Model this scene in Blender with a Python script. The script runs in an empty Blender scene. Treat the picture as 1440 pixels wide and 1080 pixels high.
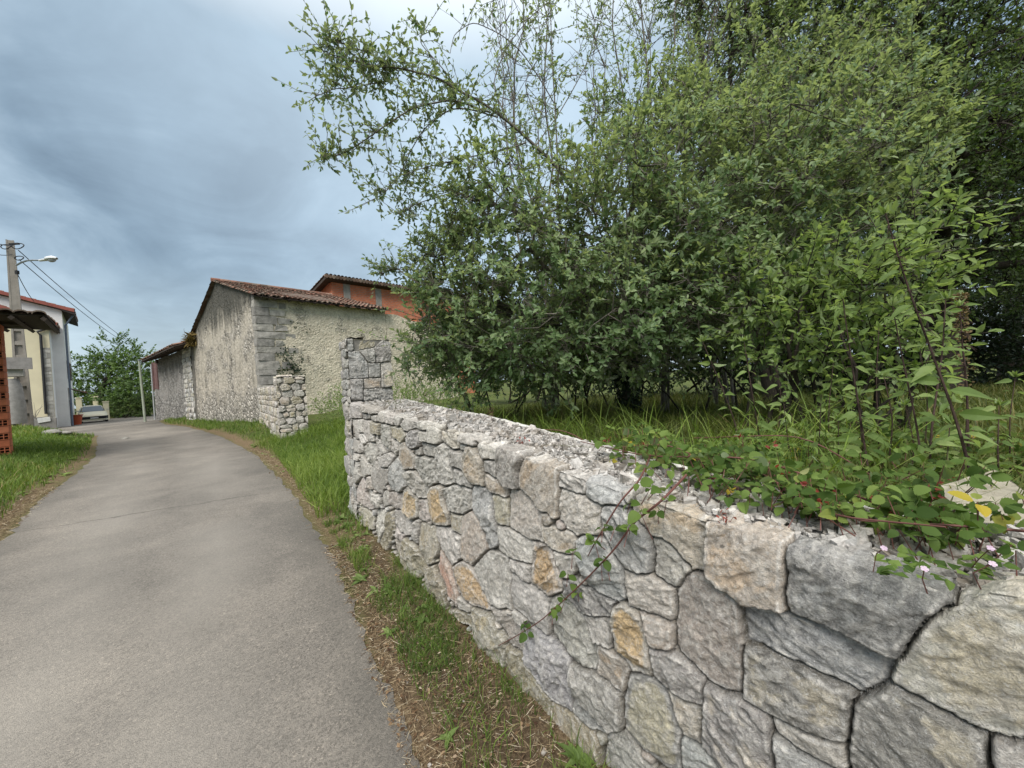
import bpy, math, random
import numpy as np
from mathutils import Vector
R=np.random.default_rng(7)
SC=bpy.context.scene
COL=SC.collection
# ------------------------------------------------------------------ camera frame (metres; camera 1.6 m above the road)
EYE=np.array([0,0,1.6]); FOC=541.0
def _basis(pitch,roll):
    p=math.radians(pitch); r=math.radians(roll)
    f=np.array([0,math.cos(p),-math.sin(p)]); r0=np.array([1.,0,0]); u0=np.cross(r0,f)
    return math.cos(r)*r0-math.sin(r)*u0, math.sin(r)*r0+math.cos(r)*u0, f
CR,CU,CF=_basis(.9,3.3)
def ray(x,y): return ((x-720)/FOC)*CR-((y-540)/FOC)*CU+CF
def at(x,y,Y):                       # photo pixel + distance along +Y -> world point
    d=ray(x,y); return EYE+d*(Y/d[1])
def onz(x,y,z=0.):
    d=ray(x,y); return EYE+d*((z-1.6)/d[2])
def onpl(x,y,P,n):
    d=ray(x,y); return EYE+d*(((P[:2])@n[:2])/(d[:2]@n[:2]))
def unit(v): v=np.array(v,float); return v/np.linalg.norm(v)
def smooth(t): t=np.clip(t,0,1); return t*t*(3-2*t)
# ------------------------------------------------------------------ noise
def _hash(i,j,k,s):
    h=(i*374761393+j*668265263+k*2147483647+s*974634777)&0xffffffff
    h=((h^(h>>13))*1274126177)&0xffffffff
    h=((h^(h>>16))*2246822519)&0xffffffff
    return ((h^(h>>15))&0xffff)/65535.0
def vnoise(P,seed=0):
    P=np.asarray(P,float); i=np.floor(P).astype(np.int64); f=P-i; f=f*f*f*(f*(f*6-15)+10)
    o=0
    for a in (0,1):
        for b in (0,1):
            for c in (0,1):
                w=(f[:,0] if a else 1-f[:,0])*(f[:,1] if b else 1-f[:,1])*(f[:,2] if c else 1-f[:,2])
                o=o+w*_hash(i[:,0]+a,i[:,1]+b,i[:,2]+c,seed)
    return o
def fbm(P,seed=0,oct=4,gain=.5,lac=2.03):
    P=np.asarray(P,float); s=0;a=1;t=0
    for k in range(oct):
        s=s+a*vnoise(P,seed+k*17); t+=a; a*=gain; P=P*lac+3.7
    return s/t
# ------------------------------------------------------------------ mesh helpers
class MB:
    def __init__(s): s.V=[];s.F=[];s.n=0;s.T=[];s.M=[]
    def add(s,V,F,tint=None,m=0):
        V=np.asarray(V,float).reshape(-1,3); F=np.asarray(F,np.int64)
        if len(F)==0: return s
        s.V.append(V); s.F.append(F+s.n); s.n+=len(V)
        nf=len(F)
        t=np.full(nf,.5) if tint is None else np.broadcast_to(np.asarray(tint,float),(nf,))
        s.T.append(t); s.M.append(np.full(nf,m)); return s
    def box(s,c,size,rot=0.,tint=None,m=0,tilt=None):
        x,y,z=np.array(size)/2.
        V=np.array([[-x,-y,-z],[x,-y,-z],[x,y,-z],[-x,y,-z],[-x,-y,z],[x,-y,z],[x,y,z],[-x,y,z]])
        if tilt is not None: V=V@tilt.T
        if rot: ca,sa=math.cos(rot),math.sin(rot); V=V@np.array([[ca,sa,0],[-sa,ca,0],[0,0,1]])
        return s.add(V+np.array(c),[[0,3,2,1],[4,5,6,7],[0,1,5,4],[1,2,6,5],[2,3,7,6],[3,0,4,7]],tint,m)
    def hexa(s,P,tint=None,m=0):     # 8 corners: bottom 4 ccw, top 4 ccw
        return s.add(P,[[0,3,2,1],[4,5,6,7],[0,1,5,4],[1,2,6,5],[2,3,7,6],[3,0,4,7]],tint,m)
    def tube(s,pts,rad,sides=6,tint=None,m=0,cap=True):
        pts=np.asarray(pts,float); n=len(pts); rad=np.broadcast_to(np.asarray(rad,float),(n,))
        T=np.gradient(pts,axis=0); T/=np.linalg.norm(T,axis=1)[:,None]+1e-12
        a=np.array([0,0,1.]) if abs(T[0][2])<.9 else np.array([1.,0,0])
        u=unit(np.cross(T[0],a)); V=[]
        for k in range(n):
            u=u-T[k]*(u@T[k]); u=u/(np.linalg.norm(u)+1e-12); w=np.cross(T[k],u)
            for q in range(sides):
                an=2*math.pi*q/sides; V.append(pts[k]+rad[k]*(math.cos(an)*u+math.sin(an)*w))
        F=[[k*sides+q,k*sides+(q+1)%sides,(k+1)*sides+(q+1)%sides,(k+1)*sides+q] for k in range(n-1) for q in range(sides)]
        s.add(V,F,tint,m)
        if cap and sides==4:
            s.add(V[:4],[[3,2,1,0]],tint,m); s.add(V[-4:],[[0,1,2,3]],tint,m)
        elif cap and sides>4:
            for ring,cc in ((V[:sides],pts[0]),(V[-sides:],pts[-1])):
                s.add(list(ring)+[cc],[[q,(q+1)%sides,sides] for q in range(sides)],tint,m)
        return s
    def lathe(s,prof,c,sides=12,tint=None,m=0):
        V=[];n=len(prof)
        for r,z in prof:
            for q in range(sides):
                a=2*math.pi*q/sides; V.append([c[0]+r*math.cos(a),c[1]+r*math.sin(a),c[2]+z])
        F=[[k*sides+q,k*sides+(q+1)%sides,(k+1)*sides+(q+1)%sides,(k+1)*sides+q] for k in range(n-1) for q in range(sides)]
        return s.add(V,F,tint,m)
    def sticks(s,A,B,ra,rb,tint=None,m=0):   # many 3-sided prisms at once
        A=np.asarray(A,float);B=np.asarray(B,float);n=len(A)
        if n==0:return s
        T=B-A; T/=np.linalg.norm(T,axis=1)[:,None]+1e-9
        h=np.where(np.abs(T[:,2:3])<.9,np.array([[0,0,1.]]),np.array([[1.,0,0]]))
        u=np.cross(T,h); u/=np.linalg.norm(u,axis=1)[:,None]; w=np.cross(T,u)
        ra=np.broadcast_to(ra,(n,))[:,None]; rb=np.broadcast_to(rb,(n,))[:,None]
        V=np.zeros((n,6,3))
        for q in range(3):
            a=2*math.pi*q/3; d=math.cos(a)*u+math.sin(a)*w
            V[:,q]=A+ra*d; V[:,3+q]=B+rb*d
        F=np.array([[0,1,4,3],[1,2,5,4],[2,0,3,5]])[None]+6*np.arange(n)[:,None,None]
        return s.add(V.reshape(-1,3),F.reshape(-1,4),tint,m)
    def leaves(s,P,Dr,Nn,L,Wd,tint,prof=((.0,.03),(.35,1.),(.75,.62),(1.,.03)),fold=.3,droop=.15,m=0):
        P=np.asarray(P,float);n=len(P)
        if n==0:return s
        Dr=Dr/(np.linalg.norm(Dr,axis=1)[:,None]+1e-9)
        S=np.cross(Dr,Nn); S/=np.linalg.norm(S,axis=1)[:,None]+1e-9; Nn=np.cross(S,Dr)
        L=np.broadcast_to(L,(n,))[:,None]; Wd=np.broadcast_to(Wd,(n,))[:,None]
        k=len(prof); V=np.zeros((n,k*3,3)); fold=np.broadcast_to(fold,(n,))[:,None]; droop=np.broadcast_to(droop,(n,))[:,None]
        for i,(t,w) in enumerate(prof):
            c=P+Dr*L*t-Nn*L*droop*t*t
            V[:,3*i]=c; V[:,3*i+1]=c+S*Wd*w*.5+Nn*Wd*w*.5*fold; V[:,3*i+2]=c-S*Wd*w*.5+Nn*Wd*w*.5*fold
        f=[]
        for i in range(k-1):
            f+= [[3*i+1,3*i+4,3*i+3,3*i],[3*i+3,3*i+5,3*i+2,3*i]]
        F=np.array(f)[None]+(3*k)*np.arange(n)[:,None,None]
        return s.add(V.reshape(-1,3),F.reshape(-1,4),np.repeat(np.broadcast_to(tint,(n,)),2*(k-1)),m)
    def build(s,name,mats,parent=None,smooth_=False,kind=None,label=None,cat=None,group=None,org=None,colors=None):
        me=bpy.data.meshes.new(name)
        V=np.concatenate(s.V)
        o0=np.zeros(3)
        if parent is not None: o0=np.array(parent.matrix_world.translation if False else parent['_o'])
        elif org is not None: o0=np.array(org,float)
        V=V-o0
        me.vertices.add(len(V)); me.vertices.foreach_set('co',V.astype(np.float32).ravel())
        lt=np.concatenate([np.full(len(f),f.shape[1]) for f in s.F]); lv=np.concatenate([f.ravel() for f in s.F])
        me.loops.add(len(lv)); me.loops.foreach_set('vertex_index',lv.astype(np.int32))
        me.polygons.add(len(lt)); st=np.concatenate([[0],np.cumsum(lt)[:-1]])
        me.polygons.foreach_set('loop_start',st.astype(np.int32)); me.polygons.foreach_set('loop_total',lt.astype(np.int32))
        me.polygons.foreach_set('material_index',np.concatenate(s.M).astype(np.int32))
        me.polygons.foreach_set('use_smooth',np.full(len(lt),bool(smooth_)))
        a=me.attributes.new('tint','FLOAT','FACE'); a.data.foreach_set('value',np.concatenate(s.T).astype(np.float32))
        if colors is not None:
            c=me.attributes.new('col','FLOAT_COLOR','POINT'); c.data.foreach_set('color',np.asarray(colors,np.float32).ravel())
        for mt in (mats if isinstance(mats,(list,tuple)) else [mats]): me.materials.append(mt)
        me.update(calc_edges=True)
        o=bpy.data.objects.new(name,me); COL.objects.link(o)
        if parent is not None:
            po=np.array(parent['_w']) if '_w' in parent.keys() else o0
            o.parent=parent; o.location=(0,0,0)
        elif org is not None: o.location=org
        o['_o']=[float(v) for v in o0]
        tag(o,label,cat,group,kind); return o
def tag(o,label=None,cat=None,group=None,kind=None):
    if label:o['label']=label
    if cat:o['category']=cat
    if group:o['group']=group
    if kind:o['kind']=kind
def thing(name,label,cat,loc,group=None):
    o=bpy.data.objects.new(name,None); COL.objects.link(o); o.location=[float(v) for v in loc]; o.empty_display_size=.2
    o['_o']=[float(v) for v in loc]; tag(o,label,cat,group,'thing'); return o
# ------------------------------------------------------------------ material helpers
def mat(name):
    m=bpy.data.materials.new(name); m.use_nodes=True; nt=m.node_tree; nt.nodes.clear()
    out=nt.nodes.new('ShaderNodeOutputMaterial'); return m,nt,out
def nd(nt,t,**kw):
    n=nt.nodes.new('ShaderNode'+t)
    for k,v in kw.items():
        if k.startswith('i_'):
            key=k[2:]; key=int(key) if key.isdigit() else key.replace('_',' ')
            if isinstance(v,bpy.types.NodeSocket): nt.links.new(v,n.inputs[key])
            else: n.inputs[key].default_value=v
        else: setattr(n,k,v)
    return n
def ramp(nt,fac,stops,interp='LINEAR'):
    n=nt.nodes.new('ShaderNodeValToRGB'); n.color_ramp.interpolation=interp; e=n.color_ramp.elements
    while len(e)<len(stops): e.new(.5)
    for el,(p,c) in zip(e,stops):
        el.position=p; el.color=tuple(c)+(1,) if len(c)==3 else ((c[0],)*3+(1,) if len(c)==1 else c)
    nt.links.new(fac,n.inputs[0]); return n.outputs[0]
def mix(nt,f,a,b,mode='MIX'):
    n=nt.nodes.new('ShaderNodeMix'); n.data_type='RGBA'; n.blend_type=mode
    for s,v in ((n.inputs[0],f),(n.inputs[6],a),(n.inputs[7],b)):
        if isinstance(v,bpy.types.NodeSocket): nt.links.new(v,s)
        elif isinstance(v,(int,float)): s.default_value=v
        else: s.default_value=tuple(v)+(1,) if len(v)==3 else v
    return n.outputs[2]
def mth(nt,op,a,b=None,c=None,clamp=False):
    n=nt.nodes.new('ShaderNodeMath'); n.operation=op; n.use_clamp=clamp
    for i,v in enumerate((a,b,c)):
        if v is None: continue
        if isinstance(v,bpy.types.NodeSocket): nt.links.new(v,n.inputs[i])
        else: n.inputs[i].default_value=v
    return n.outputs[0]
def coord(nt,which='Object',scale=(1,1,1)):
    t=nt.nodes.new('ShaderNodeTexCoord'); m=nt.nodes.new('ShaderNodeMapping'); m.inputs['Scale'].default_value=scale
    nt.links.new(t.outputs[which],m.inputs[0]); return m.outputs[0]
def noise(nt,vec,scale,detail=4,rough=.55,dist=0.):
    n=nd(nt,'TexNoise',i_Vector=vec,i_Scale=scale,i_Detail=float(detail),i_Roughness=rough,i_Distortion=dist); return n.outputs['Fac']
def voro(nt,vec,scale,feature='F1',out='Distance',rnd=1.):
    n=nd(nt,'TexVoronoi',feature=feature,i_Vector=vec,i_Scale=scale,i_Randomness=rnd); return n.outputs[out]
def bump(nt,h,strength=.5,dist=.02,normal=None):
    n=nd(nt,'Bump',i_Height=h,i_Strength=strength,i_Distance=dist)
    if normal is not None: nt.links.new(normal,n.inputs['Normal'])
    return n.outputs[0]
def pbr(nt,out,col,rough=.85,normal=None,spec=.3,metal=0.):
    p=nd(nt,'BsdfPrincipled')
    for k,v in (('Base Color',col),('Roughness',rough),('Specular IOR Level',spec),('Metallic',metal)):
        s=p.inputs[k]
        if isinstance(v,bpy.types.NodeSocket): nt.links.new(v,s)
        elif k=='Base Color': s.default_value=tuple(v)+(1,)
        else: s.default_value=v
    if normal is not None: nt.links.new(normal,p.inputs['Normal'])
    nt.links.new(p.outputs[0],out.inputs[0]); return p
def attr(nt,name,o='Fac'): return nd(nt,'Attribute',attribute_name=name).outputs[o]
def simple(name,col,rough=.7,var=.25,sc=6.,metal=0.,spec=.3,bmp=0.):
    m,nt,out=mat(name); v=coord(nt); n=noise(nt,v,sc,5,.6)
    c=np.array(col); col_=ramp(nt,n,[(.25,tuple(c*(1-var))),(.75,tuple(np.minimum(c*(1+var),.95)))])
    nm=bump(nt,noise(nt,v,sc*8,3),bmp,.01) if bmp else None
    pbr(nt,out,col_,rough,nm,spec,metal); return m
def leafmat(name,stops,back=None,rough=.45,trans=.35,spec=.35):
    m,nt,out=mat(name); t=attr(nt,'tint'); c=ramp(nt,t,stops)
    v=coord(nt,'Object'); c=mix(nt,.35,c,ramp(nt,noise(nt,v,9.,2),[(.3,(.55,.55,.55)),(.7,(1.3,1.3,1.3))]),'MULTIPLY')
    if back is not None:
        g=nd(nt,'NewGeometry'); c=mix(nt,mth(nt,'MULTIPLY',g.outputs['Backfacing'],.75),c,back)
    p=nd(nt,'BsdfPrincipled'); nt.links.new(c,p.inputs['Base Color']); p.inputs['Roughness'].default_value=rough; p.inputs['Specular IOR Level'].default_value=spec
    tr=nd(nt,'BsdfTranslucent'); nt.links.new(mix(nt,1.,c,(1.5,1.6,.7),'MULTIPLY'),tr.inputs[0])
    mx=nd(nt,'MixShader'); mx.inputs[0].default_value=trans
    nt.links.new(p.outputs[0],mx.inputs[1]); nt.links.new(tr.outputs[0],mx.inputs[2]); nt.links.new(mx.outputs[0],out.inputs[0]); return m
# ------------------------------------------------------------------ camera, world, light
def make_camera():
    cd=bpy.data.cameras.new('camera'); cd.sensor_width=36.; cd.lens=FOC/1440*36; cd.clip_start=.02; cd.clip_end=3000
    o=bpy.data.objects.new('camera',cd); COL.objects.link(o); o.location=EYE
    from mathutils import Matrix
    m=Matrix(((CR[0],CU[0],-CF[0]),(CR[1],CU[1],-CF[1]),(CR[2],CU[2],-CF[2]))); o.rotation_euler=m.to_euler(); SC.camera=o
make_camera()
SUN_EL,SUN_AZ=48.,190.          # azimuth the light comes FROM, degrees from +Y clockwise
def make_world():
    w=bpy.data.worlds.new('World'); SC.world=w; w.use_nodes=True; nt=w.node_tree; nt.nodes.clear()
    out=nt.nodes.new('ShaderNodeOutputWorld'); bg=nt.nodes.new('ShaderNodeBackground'); bg.inputs[1].default_value=.1
    sky=nt.nodes.new('ShaderNodeTexSky'); sky.sky_type='NISHITA'; sky.sun_disc=False
    sky.sun_elevation=math.radians(SUN_EL); sky.sun_rotation=math.radians(SUN_AZ); sky.air_density=1.2; sky.dust_density=2.; sky.ozone_density=2.
    tc=nt.nodes.new('ShaderNodeTexCoord'); sep=nd(nt,'SeparateXYZ',i_0=tc.outputs['Generated'])
    zz=mth(nt,'ADD',mth(nt,'MAXIMUM',sep.outputs[2],0.),.28)
    cx=mth(nt,'DIVIDE',sep.outputs[0],zz); cy=mth(nt,'DIVIDE',sep.outputs[1],zz)
    cv=nd(nt,'CombineXYZ',i_0=cx,i_1=cy,i_2=0.).outputs[0]
    n1=noise(nt,cv,.62,7,.55,.5)
    n2=noise(nt,cv,2.1,6,.55,.8)
    n=mth(nt,'ADD',mth(nt,'MULTIPLY',n1,.68),mth(nt,'MULTIPLY',n2,.32))
    dark=(.54,.76,.98); mid=(1.05,1.44,1.79); lite=(2.1,2.65,3.1)
    cl=ramp(nt,n,[(.40,dark),(.49,mid),(.61,lite)])
    # thinner cloud high up and towards the right of the view: brighter zenith of an overcast sky
    dot=nd(nt,'VectorMath',operation='DOT_PRODUCT',i_0=tc.outputs['Generated'],i_1=tuple(unit((-.02,.70,.66)))).outputs['Value']
    br=ramp(nt,dot,[(.72,(0,)),(.98,(1,))])
    cl=mix(nt,mth(nt,'MULTIPLY',br,.5),cl,(3.6,4.4,5.0))
    zen=ramp(nt,sep.outputs[2],[(.62,(0,)),(.95,(1,))])
    cl=mix(nt,mth(nt,'MULTIPLY',zen,.85),cl,(10.5,10.1,9.5))
    hz=ramp(nt,sep.outputs[2],[(.0,(1,)),(.10,(.75,)),(.27,(0,))])
    cl=mix(nt,mth(nt,'MULTIPLY',hz,.62),cl,(2.7,3.25,3.6))
    c=mix(nt,.9,sky.outputs[0],cl)
    nt.links.new(c,bg.inputs[0]); nt.links.new(bg.outputs[0],out.inputs[0])
    sd=bpy.data.lights.new('sun','SUN'); sd.energy=1.5; sd.angle=math.radians(32); sd.color=(1.,.965,.91)
    so=bpy.data.objects.new('sun',sd); COL.objects.link(so)
    az=math.radians(SUN_AZ); el=math.radians(SUN_EL)
    d=Vector((math.sin(az)*math.cos(el),math.cos(az)*math.cos(el),math.sin(el)))
    so.rotation_euler=d.to_track_quat('Z','Y').to_euler(); so.location=(0,0,40)
make_world()
SC.view_settings.view_transform='Standard'; SC.view_settings.look='None'; SC.view_settings.exposure=1.4; SC.view_settings.gamma=1.; SC.view_settings.use_curve_mapping=False
SC.render.engine='CYCLES'; SC.cycles.max_bounces=6; SC.cycles.diffuse_bounces=3; SC.cycles.glossy_bounces=2; SC.cycles.transparent_max_bounces=4; SC.cycles.transmission_bounces=2
SC.cycles.use_denoising=True
# ------------------------------------------------------------------ layout of the place
P0=np.array([.25964,1.5157]); WD=unit((-.58451368,.81138385)); WN=np.array([WD[1],-WD[0]])      # wall base line; WN points into the orchard
def W(u,n,z): 
    p=P0+WD*u+WN*n; return np.array([p[0],p[1],z])
def ucoord(x,y): return (x-P0[0])*WD[0]+(y-P0[1])*WD[1], (x-P0[0])*WN[0]+(y-P0[1])*WN[1]
ROAD=np.array([(0.9, -1.2), (0.3, 0.2), (-0.49, 1.61), (-0.8, 2.09), (-1.6, 3.36), (-2.43, 4.48), (-4.16, 6.79), (-6.67, 9.86), (-10.89, 14.35), (-15.66, 18.91), (-18.46, 21.59), (-22.45, 24.8), (-27.52, 29.82), (-32.96, 36.93), (-39.3, 46.1), (-46.76, 55.72),
 (-45.57, 40.97), (-38.18, 32.5), (-33.28, 27.45), (-28.22, 23.56), (-24.01, 20.97), (-20.29, 18.79), (-18.76, 17.25), (-15.9, 14.62), (-12.64, 11.57), (-10.14, 8.87), (-8.2, 6.62), (-6.21, 4.56), (-4.2, 2.35), (-2.6, 0.3), (-1.4, -1.4), (2.4, -12.0), (5.5, -11.0)])
def sdpoly(px,py,poly):
    n=len(poly); d=np.full(px.shape,1e9); ins=np.zeros(px.shape,bool)
    for i in range(n):
        a=poly[i]; b=poly[(i+1)%n]; e=b-a
        wx=px-a[0]; wy=py-a[1]; t=np.clip((wx*e[0]+wy*e[1])/(e@e),0,1)
        d=np.minimum(d,(wx-e[0]*t)**2+(wy-e[1]*t)**2)
        c=((a[1]>py)!=(b[1]>py))&(px<(b[0]-a[0])*(py-a[1])/((b[1]-a[1]) if b[1]!=a[1] else 1e-9)+a[0]); ins^=c
    d=np.sqrt(d); return np.where(ins,d,-d)      # positive inside
def zbase(x,y):
    s=(-x*.755+y*.656); return -.009*np.maximum(0,s-21)
def terrain(x,y):
    x=np.asarray(x,float);y=np.asarray(y,float)
    u,n=ucoord(x,y); dr=-sdpoly(x,y,ROAD); z0=zbase(x,y)
    nz=fbm(np.stack([x*.9,y*.9,x*0],-1).reshape(-1,3),3,3).reshape(x.shape)-.5
    left=(n< -1.2)&(dr>0)
    zl=smooth(dr/1.8)*(.32+.25*smooth((np.hypot(x,y)-24)/8.)*smooth((60-np.hypot(x,y))/10.))
    zr=smooth(dr/.5)*.03+smooth((dr-.2)/2.)*.42*smooth((u-6)/6.)*smooth((38-u)/9.)
    # orchard behind the wall
    orch=.93-.032*np.clip(n-.4,0,10)-.012*np.clip(n-10,0,25)
    wall=smooth((n-.22)/.12)
    gate=smooth((n+.1)/3.2)
    k=smooth((u-3.85)/.25)
    zo=orch*(wall*(1-k)+gate*k)
    far=smooth((u-12.5)/4.)
    zo=np.where(u>3.8,zo*(1-far)+np.maximum(.42,.55*gate)*far,zo)
    z=np.where(left,zl,np.where(n>-.3,np.maximum(zr,zo),zr))
    z=np.where(dr<0,-.03*smooth(-dr/.35),z+ (nz*.07)*smooth(dr/.4))
    return z+z0
# ------------------------------------------------------------------ ground and road
def ground():
    nr,na=235,440
    r=.22*np.exp(np.linspace(0,math.log(1500/.22),nr)); a=np.linspace(0,2*math.pi,na,endpoint=False)
    RR,AA=np.meshgrid(r,a,indexing='ij'); X=RR*np.sin(AA); Y=RR*np.cos(AA)
    Z=terrain(X,Y); Z=np.where(RR>90,np.minimum(Z,-.5),Z)
    V=np.stack([X,Y,Z],-1).reshape(-1,3)
    i,j=np.meshgrid(np.arange(nr-1),np.arange(na),indexing='ij'); j2=(j+1)%na
    F=np.stack([i*na+j,i*na+j2,(i+1)*na+j2,(i+1)*na+j],-1).reshape(-1,4)
    b=MB(); b.add(V,F[:,::-1]); c=len(V)
    b.add([[0,0,float(terrain(np.array([0.]),np.array([0.]))[0])]]+[list(v) for v in V[:na]],[[0,q+1,(q+1)%na+1] for q in range(na)])
    V2=np.concatenate(b.V); x,y=V2[:,0],V2[:,1]; dr=-sdpoly(x,y,ROAD); u,n=ucoord(x,y)
    # 'col' holds: R = dry litter along the road edge, G = bare soil at the wall foot, B = grassy
    nz=fbm(np.stack([x*1.3,y*1.3,x*0],-1),9,4)
    lit=smooth(1-np.abs(dr-.22)/.42)*(n<.1)+ .9*smooth((1.9-u)/1.2)*(n<.15)*(n>-1.4)*(dr>0)
    lit=np.clip(lit*1.2+(nz-.5)*.8,0,1)
    soil=np.clip(smooth(1-np.abs(n+.25)/.35)*(u<3)*(u>-4)*(dr>0)+(nz-.55)*.5,0,1)*(u<4)*(n<.2)
    col=np.stack([lit,soil,1-lit,np.ones_like(lit)],-1)
    m,nt,out=mat('ground_soil'); v=coord(nt); ca=nd(nt,'Attribute',attribute_name='col'); sp=nd(nt,'SeparateColor',i_0=ca.outputs['Color'])
    g=ramp(nt,noise(nt,v,5.,5,.65),[(.3,(.045,.055,.018)),(.55,(.08,.105,.028)),(.75,(.13,.125,.05))])
    l=ramp(nt,noise(nt,v,42.,4,.7,.6),[(.28,(.05,.035,.022)),(.5,(.14,.10,.06)),(.68,(.30,.23,.14)),(.8,(.42,.36,.25))])
    s=ramp(nt,noise(nt,v,30.,4,.7),[(.3,(.025,.018,.012)),(.7,(.09,.065,.045))])
    c=mix(nt,sp.outputs[0],g,l); c=mix(nt,mth(nt,'MULTIPLY',sp.outputs[1],.75),c,s)
    pbr(nt,out,c,.95,bump(nt,noise(nt,v,60.,5,.7),.9,.02),.1)
    b.build('ground',m,kind='structure',smooth_=True,colors=col)
ground()
def road():
    # triangulated fine sheet: grid clipped to the road outline by marching along its length
    m,nt,out=mat('asphalt'); v=coord(nt)
    ag=voro(nt,v,170.); ag2=noise(nt,v,260.,2,.6); big=noise(nt,v,.35,4,.5); mid=noise(nt,v,1.6,5,.6,.4)
    base=ramp(nt,mth(nt,'ADD',mth(nt,'MULTIPLY',big,.55),mth(nt,'MULTIPLY',mid,.45)),[(.36,(.128,.119,.106)),(.5,(.178,.163,.143)),(.64,(.24,.217,.187))])
    spk=ramp(nt,voro(nt,v,105.,out='Color'),[(.12,(.5,.5,.5)),(.5,(.97,.97,.97)),(.84,(1.22,1.2,1.18)),(.97,(1.9,1.85,1.78))])
    base=mix(nt,.75,base,spk,'MULTIPLY')
    base=mix(nt,.6,base,ramp(nt,ag2,[(.3,(.62,.62,.62)),(.7,(1.35,1.35,1.35))]),'MULTIPLY')
    # tar crack across the lane and paler worn tracks
    ca=nd(nt,'SeparateColor',i_0=nd(nt,'Attribute',attribute_name='col').outputs['Color'])
    base=mix(nt,mth(nt,'MULTIPLY',ca.outputs[0],.55),base,(.275,.255,.225)); base=mix(nt,mth(nt,'MULTIPLY',ca.outputs[1],.55),base,(.085,.080,.070))
    gp=nd(nt,'NewGeometry').outputs['Position']
    for (pa,pb),w_,k_ in (((onz(60,743),onz(372,694)),.022,.5),((onz(140,655),onz(330,638)),.03,.35)):
        e=unit(np.array([pb[1]-pa[1],pa[0]-pb[0],0])); dd=mth(nt,'SUBTRACT',nd(nt,'VectorMath',operation='DOT_PRODUCT',i_0=gp,i_1=tuple(e)).outputs['Value'],float(pa@e))
        dd=mth(nt,'ABSOLUTE',mth(nt,'ADD',dd,mth(nt,'MULTIPLY',mth(nt,'SUBTRACT',noise(nt,v,1.2,6,.6),.5),.55)))
        base=mix(nt,mth(nt,'MULTIPLY',ramp(nt,mth(nt,'DIVIDE',dd,w_),[(.4,(1,)),(1.,(0,))]),k_),base,(.05,.046,.04))
    h=mth(nt,'ADD',mth(nt,'MULTIPLY',ag,-1.),mth(nt,'MULTIPLY',ag2,.5))
    pbr(nt,out,base,.9,bump(nt,h,.55,.006),.2)
    
    # fine grid of points inside outline
    b=MB(); import mathutils
    from mathutils.geometry import delaunay_2d_cdt
    pts=[];rng=np.random.default_rng(3)
    dense=[]
    for i in range(len(ROAD)):
        a=ROAD[i];c=ROAD[(i+1)%len(ROAD)];L=np.linalg.norm(c-a); k=max(1,int(L/max(.04,.02*np.linalg.norm((a+c)/2))))
        for q in range(k):
            p=a+(c-a)*q/k; d=(c-a)/L; w=(vnoise(np.array([[p[0]*3.1,p[1]*3.1,0]]),5)[0]-.5)*.07+(vnoise(np.array([[p[0]*11,p[1]*11,0]]),6)[0]-.5)*.07+(vnoise(np.array([[p[0]*31,p[1]*31,0]]),8)[0]-.5)*.03
            if q: p=p+np.array([d[1],-d[0]])*w
            dense.append(p)
    nb=len(dense)
    for r in .3*np.exp(np.linspace(0,5.4,130)):
        for a_ in np.linspace(0,2*math.pi,170,endpoint=False): pts.append((r*math.sin(a_),r*math.cos(a_)))
    pts=np.array(pts); ok=sdpoly(pts[:,0],pts[:,1],np.array(dense))>.12; pts=pts[ok]
    allp=[mathutils.Vector(p) for p in dense]+[mathutils.Vector(p) for p in pts]
    vv,ee,ff,_,_,_=delaunay_2d_cdt(allp,[],[list(range(nb))],1,1e-5)
    V=np.array([[p.x,p.y,0] for p in vv]); V[:,2]=zbase(V[:,0],V[:,1])+.012*(fbm(np.stack([V[:,0]*.8,V[:,1]*.8,V[:,0]*0],-1),4,2)-.5)+.004
    b.add(V,np.array([list(f) for f in ff if len(f)==3]),0.)
    d_=sdpoly(V[:,0],V[:,1],ROAD); wn_=fbm(np.stack([V[:,0]*.7,V[:,1]*.7,V[:,0]*0],-1),14,3)
    tr=np.exp(-((d_-.95)/.38)**2)*np.clip(wn_*2-.35,0,1); ed=smooth(1-d_/.40)*np.clip(wn_*2.2-.3,0,1)
    b.build('road',m,kind='structure',smooth_=True,colors=np.stack([tr,ed,tr*0,tr*0+1],-1))
    # hairline crack filled with tar, lying 4 mm above the asphalt
road()
# ------------------------------------------------------------------ stone faces
STONE_COL={'g':(.345,.332,.312),'w':(.43,.415,.39),'b':(.345,.352,.355),'t':(.38,.348,.308),'p':(.37,.338,.318),'o':(.345,.325,.29),'y':(.35,.333,.275),'d':(.25,.25,.243),'r':(.42,.335,.285),'v':(.265,.242,.18),
 'k':(.275,.278,.268),'K':(.265,.257,.245),'D':(.27,.275,.28),'B':(.275,.285,.288),'W':(.50,.478,.44),'m':(.1,.09,.06)}
PATCH={'o':(.385,.295,.18),'k':(.36,.345,.27),'K':(.42,.385,.32),'D':(.36,.375,.39),'B':(.37,.385,.39),'t':(.42,.33,.235),'v':(.20,.175,.11),'y':(.36,.30,.18),'W':(.49,.42,.31),'r':(.45,.25,.18),'p':(.42,.37,.34),'w':(.52,.505,.48),'g':(.46,.45,.43),'b':(.46,.475,.48),'d':(.36,.37,.37)}
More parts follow.
